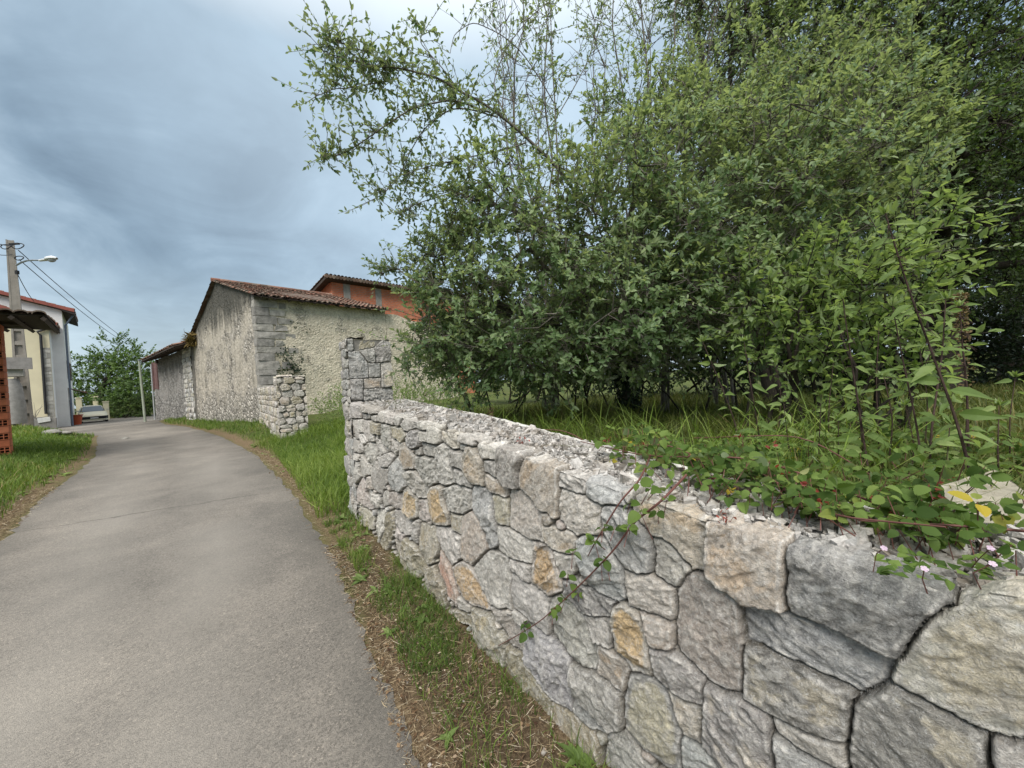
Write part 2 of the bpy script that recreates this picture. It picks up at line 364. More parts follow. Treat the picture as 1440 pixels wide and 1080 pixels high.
def stone_sd(U,Z,polys,pad=.14):
    n=len(U); b1=np.full(n,-1e3); b2=np.full(n,-1e3); idn=np.full(n,-1)
    for k,poly in enumerate(polys):
        lo=poly.min(0)-pad; hi=poly.max(0)+pad
        s=np.where((U>lo[0])&(U<hi[0])&(Z>lo[1])&(Z<hi[1]))[0]
        if len(s)==0: continue
        d=sdpoly(U[s],Z[s],poly)
        m=d>b1[s]; b2[s]=np.where(m,b1[s],np.maximum(b2[s],d)); b1[s]=np.where(m,d,b1[s]); idn[s]=np.where(m,k,idn[s])
    return b1,b2,idn
def stone_relief(U,Z,polys,cls,seed,joint=.034,big=1.,pad=.14,jw=.0045):
    """relief height and colour of a rubble-stone face at points (U,Z)"""
    wq=np.stack([U*14,Z*14,U*0],-1)
    Uw=U+(fbm(wq,seed,4,.6)-.5)*.020*big; Zw=Z+(fbm(wq,seed+50,4,.6)-.5)*.020*big
    b1,b2,idn=stone_sd(Uw,Zw,polys,pad)
    d=np.minimum((b1-b2)*.5,b1+.014*big)+.001; d=np.where(idn<0,-1,d)-.0045*smooth((U-.2)/1.2)
    rg=np.random.default_rng(seed); K=len(polys)
    ang=rg.uniform(-.9,-.3,K)+ (rg.random(K)<.2)*1.2; til=rg.normal(0,.06,(K,2)); off=rg.normal(0,.008*big,K); ctr=np.array([p.mean(0) for p in polys])
    size=np.array([np.ptp(p,0).mean() for p in polys]); tone=rg.uniform(.8,1.16,K); hue=rg.normal(0,.010,(K,3))
    i=np.maximum(idn,0); du=U-ctr[i,0]; dz=Z-ctr[i,1]; ca,sa=np.cos(ang[i]),np.sin(ang[i])
    a=du*ca+dz*sa; c=-du*sa+dz*ca
    sc=1/(size[i]*.55+.04)
    rk=rg.uniform(.35,1.35,K); fk=rg.uniform(.65,1.6,K)[i]; ak=rg.uniform(.5,1.15,K)[i]
    P=np.stack([a*sc*.8*fk,c*sc*2.1*fk*ak,i*7.31],-1)
    n1=fbm(P,seed+3,4,.55); n2=fbm(np.stack([a*30/big,c*62/big,i*3.1],-1),seed+5,4,.6)
    n3=1-np.abs(2*fbm(np.stack([a*7/big*fk,c*13/big*fk*ak,i*1.7],-1),seed+8,5,.55)-1)*1.6
    terr=n1*5; fr=terr-np.floor(terr); terr=(np.floor(terr)+smooth((fr-.86)/.14))/5
    s1=smooth((d-.0015)/(jw*big)); bul=smooth(d/(.012*big))
    fa=rg.uniform(0,2*math.pi,(K,1))+np.arange(5)*2*math.pi/5+rg.normal(0,.35,(K,5)); fs=rg.uniform(.02,.24,(K,5)); fc=rg.uniform(.3,1.,(K,5))*size[:,None]*.11
    fac=np.full(len(U),9.)
    for q in range(5): fac=np.minimum(fac,fc[i,q]-fs[i,q]*(np.cos(fa[i,q])*du+np.sin(fa[i,q])*dz))
    fac=np.clip(fac,-.03,.05)
    h=-joint*(1-s1)+s1*(off[i]+.002*big*bul+fac*.75*np.minimum(big,1.5)+til[i,0]*du*.5+til[i,1]*dz*.5+bul*rk[i]*((terr-.5)*.036*big*np.minimum(size[i]*4/big,1.3)+(n3-.6)*.016*big)+(n2-.5)*.012*big)
    cls_=np.array([cls[k] for k in range(K)]) ; base=np.array([STONE_COL[c] for c in cls])*1.2; pat=np.array([PATCH.get(c,STONE_COL[c]) for c in cls])*1.2
    pm=smooth((fbm(np.stack([a*sc*1.0,c*sc*1.5,i*7.31+40],-1),seed+31,5,.62)-.50)/.05)*smooth((d-.012*big)/(.02*big))
    amt=np.array([{'o':1.,'K':.95,'k':1.,'D':.7,'B':.8,'W':.6,'t':.6}.get(c,.6) for c in cls])
    pm2=pm*amt[i]
    # ochre faces are mostly covered by the stain, the grey shows along the rim
    oc=np.isin(cls_,['o','k'])[i]; pm2=np.where(oc,smooth((d-.018*big)/(.014*big)+(n2-.5)*1.6+(n1-.55)*1.2),pm2)
    col=base[i]*(1-pm2[:,None])+pat[i]*pm2[:,None]
    col=col*tone[i][:,None]*(1+hue[i])*(.86+.28*n2[:,None])*(.92+.2*(terr[:,None]-.4))
    # pale chipped edges of the dressed stones
    edge=smooth(1-np.abs(d-.012*big)/(.007*big))*smooth((n2-.43)/.10)
    col=col*(1-.75*edge[:,None])+np.array([.66,.65,.63])*.75*edge[:,None]
    rdg=smooth((n3-.80)/.12)*smooth((d-.02*big)/.01); col=col*(1-.35*rdg[:,None])+np.array([.62,.61,.59])*.35*rdg[:,None]
    col=col*np.array([1.035,1.0,.955])
    mort=np.array([.10,.088,.068])*(.7+.6*n3[:,None])
    col=mort*(1-s1[:,None])+col*s1[:,None]
    return h,np.clip(col,0.01,.8),d,idn
def stonemat(name,scale=1.,moss=0.):
    m,nt,out=mat(name); v=coord(nt); c=nd(nt,'Attribute',attribute_name='col').outputs['Color']
    f=noise(nt,v,55.*scale,6,.72,.4); f2=noise(nt,v,190.*scale,4,.7)
    c=mix(nt,.8,c,ramp(nt,f,[(.3,(.50,.50,.51)),(.5,(.98,.98,.98)),(.66,(1.48,1.47,1.44))]),'MULTIPLY')
    c=mix(nt,.45,c,ramp(nt,f2,[(.3,(.6,.6,.6)),(.7,(1.4,1.4,1.4))]),'MULTIPLY')
    vein=ramp(nt,noise(nt,v,13.*scale,9,.78,1.2),[(.48,(0,)),(.5,(1,)),(.52,(0,))])
    c=mix(nt,mth(nt,'MULTIPLY',vein,.4),c,(.62,.61,.59))
    fl=ramp(nt,noise(nt,v,120.*scale,3,.6,.5),[(.60,(0,)),(.66,(1,))]); c=mix(nt,mth(nt,'MULTIPLY',fl,.5),c,(.66,.65,.63))
    if moss: c=mix(nt,ramp(nt,noise(nt,v,7.,6,.7),[(.56,(0,)),(.66,(moss,))]),c,(.05,.055,.02))
    h=mth(nt,'ADD',mth(nt,'MULTIPLY',f,1.),mth(nt,'MULTIPLY',f2,.35))
    pbr(nt,out,c,.82,bump(nt,h,1.,.016/scale),.25); return m
M_STONE=stonemat('limestone')
def face_mesh(Us,Zrows,P,polys,cls,seed,mt,name,parent,org,tdir,ndir,topdir=None,ztop=None,cap=0.,capn=0,big=1.,joint=.034,pad=.14,jw=.0045,capr=.02):
    """grid over (u, z) on a vertical plane through P, along tdir, outward normal ndir; rows 0..1 from zbot to ztop(u), then capn rows back over the top"""
    nu=len(Us); nv=len(Zrows); zt=ztop(Us); zb=P[2]
    U=np.repeat(Us[None],nv+capn,0); Zf=zb+(zt[None]-zb)*Zrows[:,None]
    Zc=np.repeat(zt[None]-.004,capn,0) if capn else np.zeros((0,nu))
    Zall=np.concatenate([Zf,Zc]); back=np.concatenate([np.zeros((nv,nu)),np.repeat((np.arange(1,capn+1)/max(capn,1)*cap)[:,None],nu,1)])
    h,col,d,idn=stone_relief(U.ravel(),Zall.ravel(),polys,cls,seed,joint,big,pad,jw)
    h=h.reshape(U.shape); dd=d.reshape(U.shape)
    # outward normal turns from face to top over the last rows
    tb=np.clip((Zf-(zt[None]-capr*1.6))/(capr*1.6),0,1) if capn else np.zeros_like(Zf)
    kk=np.concatenate([tb*.5,.5+.5*np.clip(back[nv:]/capr,0,1)]) if capn else tb*0
    an=kk*math.pi/2; rnd=capr*(1-np.abs(kk-.5)*2)*.55
    t3=np.array([tdir[0],tdir[1],0]); n3=np.array([ndir[0],ndir[1],0])
    hh=h-rnd
    if capn:  # top surface of the stones: gentler relief, fading into the rubble
        top=(kk>.52); nzz=fbm(np.stack([U.ravel()*22,back.ravel()*22,U.ravel()*0],-1),seed+77,4).reshape(U.shape)-.5
        hh=np.where(top,np.maximum(h,-.03)*.6+nzz*.03-rnd,hh)
    V=P+t3*U[...,None]-n3*back[...,None]+np.array([0,0,1.])*(Zall-zb)[...,None]+(n3*np.cos(an)[...,None]+np.array([0,0,1.])*np.sin(an)[...,None])*hh[...,None]
    n_=nv+capn; i,j=np.meshgrid(np.arange(n_-1),np.arange(nu-1),indexing='ij')
    F=np.stack([i*nu+j,i*nu+j+1,(i+1)*nu+j+1,(i+1)*nu+j],-1).reshape(-1,4)
    # orientation: make normals face ndir
    e=np.cross(t3,np.array([0,0,1.]))
    if e@n3<0: F=F[:,::-1]
    b=MB(); b.add(V.reshape(-1,3),F)
    cc=np.concatenate([col,np.ones((len(col),1))],1)
    return b.build(name,mt,parent=parent,smooth_=True,colors=cc)
def filler(polys,cls,u0,u1,z0,z1,seed,r0=.05,r1=.15,classes='ggwtpyb',tries=3000):
    rg=np.random.default_rng(seed); polys=list(polys); cls=list(cls)
    C=rg.uniform((u0,z0),(u1,z1),(tries,2)); sd=np.full(tries,-9.)
    for p in polys: sd=np.maximum(sd,sdpoly(C[:,0],C[:,1],p))
    for k in np.argsort(sd):
        if sd[k]>-r0*.9: continue
        r=min(-sd[k]*.85,r1); a=rg.uniform(0,2*math.pi)+np.linspace(0,2*math.pi,8)[:-1]; el=rg.uniform(.7,1.)
        p=C[k]+np.stack([np.cos(a)*r,np.sin(a)*r*el],-1)*rg.uniform(.8,1.1,(7,1))
        polys.append(p); cls.append(rg.choice(list(classes))); sd=np.maximum(sd,sdpoly(C[:,0],C[:,1],p))
    return polys,cls
def jitter_stones(u0,u1,z0,z1,su,sz,seed,classes='ggwtg'):
    rg=np.random.default_rng(seed); out=[];cls=[]; r=0; z=z0
    while z<z1:
        hz=sz*rg.uniform(.7,1.35); u=u0-su*rg.random()
        while u<u1+su:
            w=su*rg.uniform(.55,1.5); k=rg.uniform(.10,.22)
            q=np.array([[u+w*k,z],[u+w*(1-k),z+hz*rg.uniform(-.1,.15)],[u+w,z+hz*.35],[u+w*(1-k*rg.uniform(.5,1.6)),z+hz],[u+w*k,z+hz*rg.uniform(.85,1.1)],[u,z+hz*.6]])
            q+=rg.normal(0,.05*min(su,sz),q.shape); c=q.mean(0); q=c+(q-c)*.86
            if rg.random()<.18 and hz>.1:
                a=q.copy(); a[:,1]=z+(q[:,1]-z)*.45; q[:,1]=z+hz*.5+(q[:,1]-z)*.45; out.append(a); cls.append(rg.choice(list(classes)))
            out.append(q); cls.append(rg.choice(list(classes))); u+=w
        z+=hz
    return out,cls
WALL_STONES=[
('g',[3752,1443,3321,1449,3343,1259,3781,1223]),
('g',[3305,1417,2588,1403,2697,1326,3327,1325]),
('g',[3281,1314,2919,1316,2931,1262,3223,1252]),
('g',[2902,1299,2698,1320,2713,1251,2911,1257]),
('g',[2699,1355,2472,1363,2494,1253,2719,1256]),
('w',[2473,1357,2183,1353,2201,1255,2475,1259]),
('g',[2182,1358,1957,1348,2055,1260,2217,1254]),
('g',[2029,1325,1686,1329,1732,1263,2036,1207,2055,1260]),
('w',[1711,1319,1412,1307,1500,1259,1732,1263]),
('w',[1473,1303,1300,1290,1322,1201,1391,1181,1654,1172,1643,1239,1480,1256]),
('t',[1292,1283,1040,1277,1060,1183,1126,1171,1303,1207]),
('w',[1042,1265,806,1276,852,1221,1048,1221]),
('g',[3781,1223,3424,1235,3484,1097,3429,1008,3756,991]),
('w',[3426,1228,3225,1246,3259,1102,3459,1093]),
('g',[3225,1246,2933,1256,2959,1042,3066,1044,3259,1102]),
('y',[2914,1245,2603,1240,2642,1141,2780,1118,2938,1135]),
('g',[2604,1234,2362,1239,2351,1123,2389,1013,2637,1074,2639,1153]),
('y',[2347,1230,2058,1240,1958,1185,2096,1108,2333,1136]),
('d',[1847,1232,1676,1245,1651,1190,1696,1123,1795,1093,1945,1109,1963,1160]),
('w',[1645,1155,1423,1161,1437,1068,1658,1074]),
('g',[1784,1090,1662,1117,1659,1069,1789,1057]),
('w',[3388,1072,3166,1097,3047,1033,3337,873,3397,932]),
('w',[2942,1116,2781,1112,2815,1044,3026,1029]),
('g',[3819,971,3408,991,3413,864,3809,786]),
('w',[3731,866,3394,840,3543,752,3817,756]),
('g',[3287,983,2919,1034,2760,1027,2834,865,2973,784,3269,856]),
('g',[2780,1118,2639,1062,2406,1011,2408,1000,2748,900,2780,1025]),
('w',[2335,1125,2138,1113,2146,1072,2252,983,2358,1006]),
('w',[2748,900,2408,1000,2269,975,2437,850,2614,828]),
('t',[2113,1096,1969,1121,1803,1046,1822,932,2036,893,2161,989]),
('g',[1768,1041,1438,1060,1431,903,1553,832,1625,858,1797,936]),
('w',[1396,1148,1277,1193,1201,1170,1190,1064,1171,952,1281,907,1407,932,1428,1061]),
('g',[1185,1164,979,1160,992,1057,1182,1061]),
('g',[1048,1213,958,1212,963,1173,1053,1176]),
('t',[952,1206,853,1214,798,1169,776,1086,785,1007,877,1007,985,1059,972,1161]),
('w',[836,1246,616,1237,633,1179,780,1162,828,1200]),
('g',[756,1149,635,1159,644,1079,769,1087]),
('w',[3344,846,2979,759,3015,692,3328,606,3510,676]),
('g',[3824,727,3519,742,3524,619,3402,599,3727,444,3841,552]),
('g',[2796,858,2614,828,2438,844,2497,714,2747,539,2982,551,3018,679]),
('d',[2404,850,2193,975,2053,954,2040,867,2016,774,2157,685,2426,646,2449,788]),
('g',[1995,894,1823,922,1626,849,1586,751,1784,717,1950,767,2046,837]),
('g',[1150,1047,986,1044,894,983,910,966,1162,953]),
('t',[758,1072,612,1056,549,1032,576,983,761,995]),
('p',[3684,396,3380,590,3250,536,3321,430,2983,354,3170,284,3664,260]),
('t',[3228,630,2997,677,3007,533,3229,527]),
('w',[3238,487,2754,503,2794,400,2943,352,3229,424]),
('g',[2700,584,2517,611,2506,491,2732,426]),
('p',[2447,625,2129,681,2155,533,2506,491]),
('o',[2096,708,1978,761,1806,730,1821,559,1969,501,2157,523]),
('p',[1786,702,1600,731,1565,609,1591,580,1810,553]),
('o',[1569,799,1476,869,1337,896,1305,862,1316,780,1252,723,1282,636,1537,590,1599,670]),
('w',[1284,883,1123,942,924,959,923,850,1066,767,1249,748,1310,821]),
('b',[894,983,812,992,715,959,708,915,660,708,747,667,837,775,923,850]),
('y',[703,961,555,975,570,830,682,831]),
('y',[3709,187,3363,250,3028,244,3082,92,3412,37,3704,96]),
('w',[2968,327,2590,415,2592,222,2854,14,3048,52]),
('v',[2558,401,2379,467,2379,295,2593,41,2793,34]),
('g',[2379,467,2218,507,1948,468,1993,358,2135,325,2352,357]),
('p',[2341,333,2136,315,2176,251,2358,237]),
('t',[2394,215,2163,245,2206,76,2356,77,2480,101]),
('v',[2140,293,1898,310,1724,211,1735,134,1865,55,2103,22,2174,98]),
('g',[1923,465,1813,533,1777,534,1802,453,1846,327,1965,366]),
('y',[1779,524,1628,548,1477,581,1461,417,1537,305,1676,228,1765,242,1846,327]),
('w',[1448,581,1266,625,1101,612,1111,473,1263,379,1438,441]),
('y',[1241,742,1067,756,1091,630,1247,630]),
('t',[1068,748,942,814,874,799,815,740,774,652,981,482,1084,497]),
('r',[1442,415,1299,374,1194,264,1193,140,1331,134,1376,206,1503,266]),
('o',[1228,384,1104,460,997,469,904,418,809,334,808,286,953,241,1196,248,1219,325]),
('g',[952,485,762,642,576,661,573,588,582,391,783,338,890,424]),
('v',[1691,205,1541,278,1450,218,1363,170,1365,21,1537,28,1717,31]),
('p',[1168,205,999,213,1033,175,1185,135]),
('g',[610,1238,401,1222,446,1053,516,1050,632,1078]),
('t',[392,1217,158,1208,168,990,207,991,287,1003,362,1041,441,1054,428,1137]),
('g',[151,1202,-6,1191,2,1124,58,1117,157,1132]),
('b',[-12,1188,-168,1177,-196,1128,-126,1116,-4,1120]),
('w',[136,1115,59,1107,-78,1091,-59,986,-9,966,58,951,154,984,151,1066]),
('p',[540,1021,436,1049,345,1034,288,986,283,851,381,832,548,836]),
('t',[265,922,72,942,89,850,204,839,266,862,283,955]),
('g',[661,811,570,824,379,804,393,702,563,684,656,690]),
('o',[361,810,311,826,217,819,175,729,156,685,256,601,314,603,379,610]),
('g',[566,658,385,688,403,601,572,594]),
('w',[567,590,385,596,256,595,270,425,438,416,569,409]),
('w',[559,407,448,411,482,359,524,344,574,357]),
('p',[785,317,734,340,484,346,486,218,612,193,619,234]),
('y',[984,212,804,264,633,201,666,-11,759,-7,935,34,1006,92]),
('v',[1285,82,1006,155,1006,92,1172,48]),
('b',[457,365,385,389,231,413,143,382,147,152,288,123,379,163,469,186]),
('g',[248,593,167,645,95,640,46,613,-17,483,-6,409,115,383,209,404,262,424]),
('d',[147,710,87,749,-128,750,-96,676,41,635,94,651,142,670]),
('w',[205,823,79,846,61,813,123,740,160,730]),
('b',[53,923,18,948,-104,968,-176,909,-174,791,-129,759,-13,774,39,840]),
('w',[42,625,-89,659,-82,560,-9,535]),
('t',[-238,1171,-352,1176,-475,1162,-463,991,-425,980,-377,1034,-314,1049,-257,1081,-230,1119]),
('b',[-101,1088,-174,1110,-232,1078,-273,1049,-298,992,-289,917,-241,899,-186,904,-137,960,-95,1005]),
('g',[-299,1025,-336,1044,-414,984,-396,939,-361,903,-302,914]),
('o',[-128,736,-161,751,-240,737,-268,639,-263,563,-188,531,-128,571,-116,646]),
('w',[-190,888,-288,905,-361,895,-356,804,-329,784,-203,770]),
('p',[-373,888,-404,939,-436,970,-472,973,-520,958,-561,941,-562,835,-552,756,-561,734,-549,683,-519,664,-457,660,-374,691,-368,790]),
('t',[-246,752,-329,780,-354,764,-349,688,-292,669,-262,702]),
('g',[-279,654,-378,693,-450,663,-446,577,-370,541,-282,571]),
('k',[-166,500,-245,539,-322,525,-366,442,-366,301,-299,270,-219,263,-142,282]),
('t',[-327,536,-446,563,-432,433,-373,433]),
('b',[-372,417,-467,432,-504,387,-364,270]),
('g',[-50,189,-130,256,-244,216,-245,154,1,-53]),
('t',[-27,540,-178,529,-128,415,-18,407]),
('g',[126,371,-12,408,-116,394,-112,256,-59,227,46,221,119,238]),
('d',[110,218,-48,228,-39,194,92,139,124,168]),
('v',[273,100,134,141,7,136,6,-18,149,-57,263,-63]),
('v',[625,173,496,213,408,139,297,112,300,-18,399,-65,623,-23,653,3]),
('t',[-482,1160,-592,1156,-684,1159,-674,973,-577,952,-520,972,-494,989,-480,1047]),
('D',[-694,1150,-785,1157,-880,1153,-961,1124,-915,1060,-885,972,-828,964,-699,973,-689,1028]),
('B',[-579,923,-606,942,-742,964,-828,964,-866,954,-861,899,-816,845,-743,843,-668,842,-571,833]),
('K',[-571,813,-613,830,-719,835,-803,825,-787,720,-751,705,-662,683,-577,677]),
('K',[-458,646,-548,655,-625,657,-630,508,-507,407,-441,442]),
('w',[-642,657,-713,683,-782,688,-785,654,-739,632,-654,628]),
('b',[-649,617,-734,622,-766,619,-650,524]),
('K',[-811,803,-871,885,-920,887,-996,879,-1000,801,-801,637]),
('W',[-879,911,-910,1008,-970,1123,-1003,1160,-1043,1181,-1077,1191,-1076,922,-1042,900,-996,888,-920,897]),
('g',[-1013,878,-1044,893,-1062,902,-1060,851,-1008,808]),
]

def roadside_wall():
    polys=[np.array(p,float).reshape(-1,2)/1000 for c,p in WALL_STONES]; cls=[c for c,p in WALL_STONES]
    polys,cls=filler(polys,cls,-2.3,3.98,-.1,1.4,5,.02,.16,tries=9000)
    root=thing('stone_wall','new grey rubble stone roadside wall with loose gravel along its top','wall',W(0.,.25,0.))
    ut=[-2.4,-1.1,-1.01,-.975,-.687,-.476,-.24,-.004,.157,.403,.611,1.415,2.278,3.747,4.]; zt=[1.17,1.18,1.165,1.127,1.148,1.162,1.172,1.19,1.205,1.222,1.24,1.305,1.34,1.42,1.43]
    ztop=lambda u: np.interp(u,ut,zt)
    us=[-2.4]
    while us[-1]<3.9: us.append(us[-1]+.0042+.0026*max(0,us[-1]-.1) if us[-1]>-1.15 else us[-1]+.012)
    Us=np.array(us); face_mesh(Us,np.linspace(0,1,270),W(0,0,-.06),polys,cls,11,M_STONE,'stonework',root,None,WD,-WN,ztop=ztop,cap=.11,capn=26,capr=.018)
    # solid core and the pale cement edging along the back
    b=MB(); us=np.linspace(-2.4,3.9,40)
    for a,c in zip(us[:-1],us[1:]):
        za,zc=ztop(a)-.05,ztop(c)-.05; t0,t1=.48+.05*max(a,0),.48+.05*max(c,0)
        b.add([W(a,.055,-.05),W(c,.055,-.05),W(c,t1,-.05),W(a,t0,-.05),W(a,.055,za),W(c,.055,zc),W(c,t1,zc),W(a,t0,za)],[[4,5,6,7],[0,1,5,4],[2,3,7,6]])
    b.add([W(3.9,.055,-.05),W(3.9,.67,-.05),W(3.9,.67,ztop(3.9)-.05),W(3.9,.055,ztop(3.9)-.05)],[[0,1,2,3]])
    mc=simple('wall_core',(.17,.155,.135),.95,.4,20,bmp=.6); b.build('core',mc,root)
    b=MB(); us=np.linspace(-2.4,3.64,160); rg=np.random.default_rng(4)
    w=.045+.012*rg.random(160); j=.008*rg.random(160)
    sec=[]
    for k,u in enumerate(us):
        t=.48+.05*max(u,0); z=ztop(u)-.012+j[k]; sec.append([W(u,t-w[k],z-.05),W(u,t-w[k],z),W(u,t-.008,z+.003),W(u,t+.012,z-.012),W(u,t+.012,z-.25)])
    V=np.array(sec).reshape(-1,3); F=[[k*5+q,k*5+q+1,(k+1)*5+q+1,(k+1)*5+q] for k in range(159) for q in range(4)]
    b.add(V,F); b.build('cement_edging',simple('pale_cement',(.52,.51,.47),.9,.25,14,bmp=.5),root)
    return ztop
ZTOP=roadside_wall()
def chips(name,pos,size,mt,seed,label,flat=.5,extra=None):
    """angular stone chips: squashed, jittered cuboctahedra-like blocks"""
    rg=np.random.default_rng(seed); n=len(pos)
    base=np.array([[-1,-1,-1],[1,-1,-1],[1,1,-1],[-1,1,-1],[-1,-1,1],[1,-1,1],[1,1,1],[-1,1,1]],float)*.5
    V=base[None]*(1+rg.uniform(-.45,.25,(n,8,3)))
    s=size[:,None]*np.stack([rg.uniform(.7,1.3,n),rg.uniform(.5,1.,n),rg.uniform(flat*.5,flat,n)],-1); V=V*s[:,None]
    a=rg.uniform(0,2*math.pi,n); tx=rg.normal(0,.3,n); ty=rg.normal(0,.3,n)
    ca,sa=np.cos(a),np.sin(a); X=V[...,0]*ca[:,None]-V[...,1]*sa[:,None]; Y=V[...,0]*sa[:,None]+V[...,1]*ca[:,None]; Z=V[...,2]+X*tx[:,None]+Y*ty[:,None]
    V=np.stack([X,Y,Z],-1)+pos[:,None]
    F=np.array([[0,3,2,1],[4,5,6,7],[0,1,5,4],[1,2,6,5],[2,3,7,6],[3,0,4,7]])[None]+8*np.arange(n)[:,None,None]
    b=MB(); b.add(V.reshape(-1,3),F.reshape(-1,4),np.repeat(rg.random(n),6)); 
    return b.build(name,mt,kind='stuff',label=label,cat='gravel')
def chipmat():
    m,nt,out=mat('limestone_chips'); t=attr(nt,'tint'); v=coord(nt)
    c=ramp(nt,t,[(0,(.22,.20,.175)),(.25,(.37,.355,.335)),(.6,(.49,.475,.455)),(.8,(.44,.41,.385)),(1,(.62,.60,.57))])
    c=mix(nt,.7,c,ramp(nt,noise(nt,v,70.,4,.7),[(.3,(.5,.48,.45)),(.7,(1.3,1.3,1.3))]),'MULTIPLY')
    c=mix(nt,ramp(nt,noise(nt,v,5.,6,.7),[(.50,(0,)),(.62,(.6,))]),c,(.17,.135,.095))
    pbr(nt,out,c,.9,bump(nt,noise(nt,v,90.,3),.6,.008),.2); return m
M_CHIP=chipmat()
def wall_rubble():
    rg=np.random.default_rng(21); P=[];S=[]
    for _ in range(26000):
        u=rg.uniform(-2.,3.62); n=rg.uniform(.075,.43+.05*max(u,0)); z=ZTOP(u)-.045+.035*rg.random()+.02*vnoise(np.array([[u*4,n*6,0]]),2)[0]
        s=rg.choice([.007,.012,.018,.027,.045],p=[.36,.36,.20,.065,.015]); 
        P.append(W(u,n,z+.2*s)); S.append(s)
    chips('rubble',np.array(P),np.array(S),M_CHIP,22,'loose pale limestone chips lying along the top of the wall',.85)
wall_rubble()
# ------------------------------------------------------------------ helpers for buildings
def ghit(x,y,off=0.):                 # where the ray through a photo pixel meets the ground
    d=ray(x,y); ts=np.linspace(.5,90,6000); p=EYE+d[None]*ts[:,None]/d[1]
    g=terrain(p[:,0],p[:,1])+off; k=np.argmax(p[:,2]<g); return p[k]
def gz(x,y): return float(terrain(np.array([x]),np.array([y]))[0])
def v2(p,z): return np.array([p[0],p[1],z])
def rough_wall(P,t,n,s0,s1,zb,ztop,th=.5,res=.14,amp=.03,seed=1,b=None):
    """masonry slab: rough front face (outward n), plain back, top and ends"""
    b=b or MB(); S=np.linspace(s0,s1,max(3,int((s1-s0)/res))); zt=np.array([ztop(s) for s in S]); K=max(4,int((zt.max()-zb)/res)); v=np.linspace(0,1,K)
    Z=zb+(zt[None]-zb)*v[:,None]; SS=np.repeat(S[None],K,0)
    h=(fbm(np.stack([SS.ravel()*1.1,Z.ravel()*1.1,SS.ravel()*0],-1),seed,4).reshape(Z.shape)-.5)*amp*2
    X=P[0]+t[0]*SS+n[0]*h; Y=P[1]+t[1]*SS+n[1]*h
    F_=np.stack([X,Y,Z],-1); Bk=np.stack([P[0]+t[0]*SS-n[0]*th,P[1]+t[1]*SS-n[1]*th,Z],-1)
    N=len(S); i,j=np.meshgrid(np.arange(K-1),np.arange(N-1),indexing='ij'); F=np.stack([i*N+j,i*N+j+1,(i+1)*N+j+1,(i+1)*N+j],-1).reshape(-1,4)
    if np.cross(np.array([t[0],t[1],0]),[0,0,1.])@np.array([n[0],n[1],0])<0: F=F[:,::-1]
    b.add(F_.reshape(-1,3),F); b.add(Bk.reshape(-1,3),F[:,::-1])
    top=np.concatenate([F_[-1],Bk[-1]]); b.add(top,[[q,q+1,N+q+1,N+q] for q in range(N-1)])
    for e in (0,N-1): 
        V=np.concatenate([F_[:,e],Bk[:,e]]); b.add(V,[[q,q+1,K+q+1,K+q] for q in range(K-1)])
    return b
def tiles(b,O,a,up,La,Lu,w=.21,row=.34,seed=1,sag=.0,jit=1.):
    """barrel tiles: O lower-left corner of the slope, a unit along the eave, up unit up the slope"""
    rg=np.random.default_rng(seed); a=unit(a);up=unit(up); nn=unit(np.cross(a,up)); nn=nn if nn[2]>0 else -nn
    nc=int(La/w); nr=int(Lu/row); A5=np.linspace(-math.pi/2,math.pi/2,6)
    # pan layer
    for c in range(nc):
        for r in range(nr):
            cx=(c+.5)*La/nc+rg.normal(0,.010)*jit; y0=r*Lu/nr-.03+rg.normal(0,.012)*jit; y1=(r+1)*Lu/nr+.06; sk=rg.normal(0,.010)*jit
            sg=-sag*math.sin(math.pi*c/nc)*math.sin(math.pi*min(1,(r+1)/nr))+rg.normal(0,.004)*jit
            V=[]
            for (yy,rad,lift) in ((y0,w*.50,.045),(y1,w*.40,.012)):
                for th in A5: V.append(O+a*(cx+(sk if yy==y0 else 0)+rad*math.sin(th))+up*yy+nn*(lift+sg+rad*.62*math.cos(th)-.01))
            F=[[q,q+1,q+7,q+6] for q in range(5)]
            b.add(V,F,rg.random())
            # thickness at the open lower end
            V2=[V[q] for q in range(6)]+[np.array(V[q])-nn*.02+ (O+a*cx+up*y0-np.array(V[q]))*.12 for q in range(6)]
            b.add(V2,[[q+6,q+7,q+1,q] for q in range(5)],rg.random()*.5)
    e=.0
    b.add([O-nn*.0,O+a*La,O+a*La+up*Lu,O+up*Lu],[[0,1,2,3]],.05)
    return b
def tilemat(name,stops,lichen=.5):
    m,nt,out=mat(name); v=coord(nt); c=ramp(nt,attr(nt,'tint'),stops)
    c=mix(nt,mth(nt,'MULTIPLY',ramp(nt,noise(nt,v,2.3,5,.65),[(.42,(0,)),(.62,(1,))]),lichen),c,(.16,.14,.11))
    c=mix(nt,.6,c,ramp(nt,noise(nt,v,14.,5,.7),[(.3,(.55,.55,.55)),(.7,(1.35,1.35,1.35))]),'MULTIPLY')
    pbr(nt,out,c,.9,bump(nt,noise(nt,v,40.,3),.4,.01),.2); return m
M_TILE=tilemat('old_terracotta',[(0,(.085,.055,.042)),(.3,(.175,.088,.062)),(.65,(.235,.112,.078)),(1,(.29,.185,.14))],.85)
M_TILE2=tilemat('grey_lichen_tile',[(0,(.10,.07,.055)),(.4,(.18,.115,.085)),(.8,(.24,.16,.12)),(1,(.30,.23,.18))],.7)
M_WOOD=simple('dark_timber',(.055,.042,.034),.85,.4,8,bmp=.4)
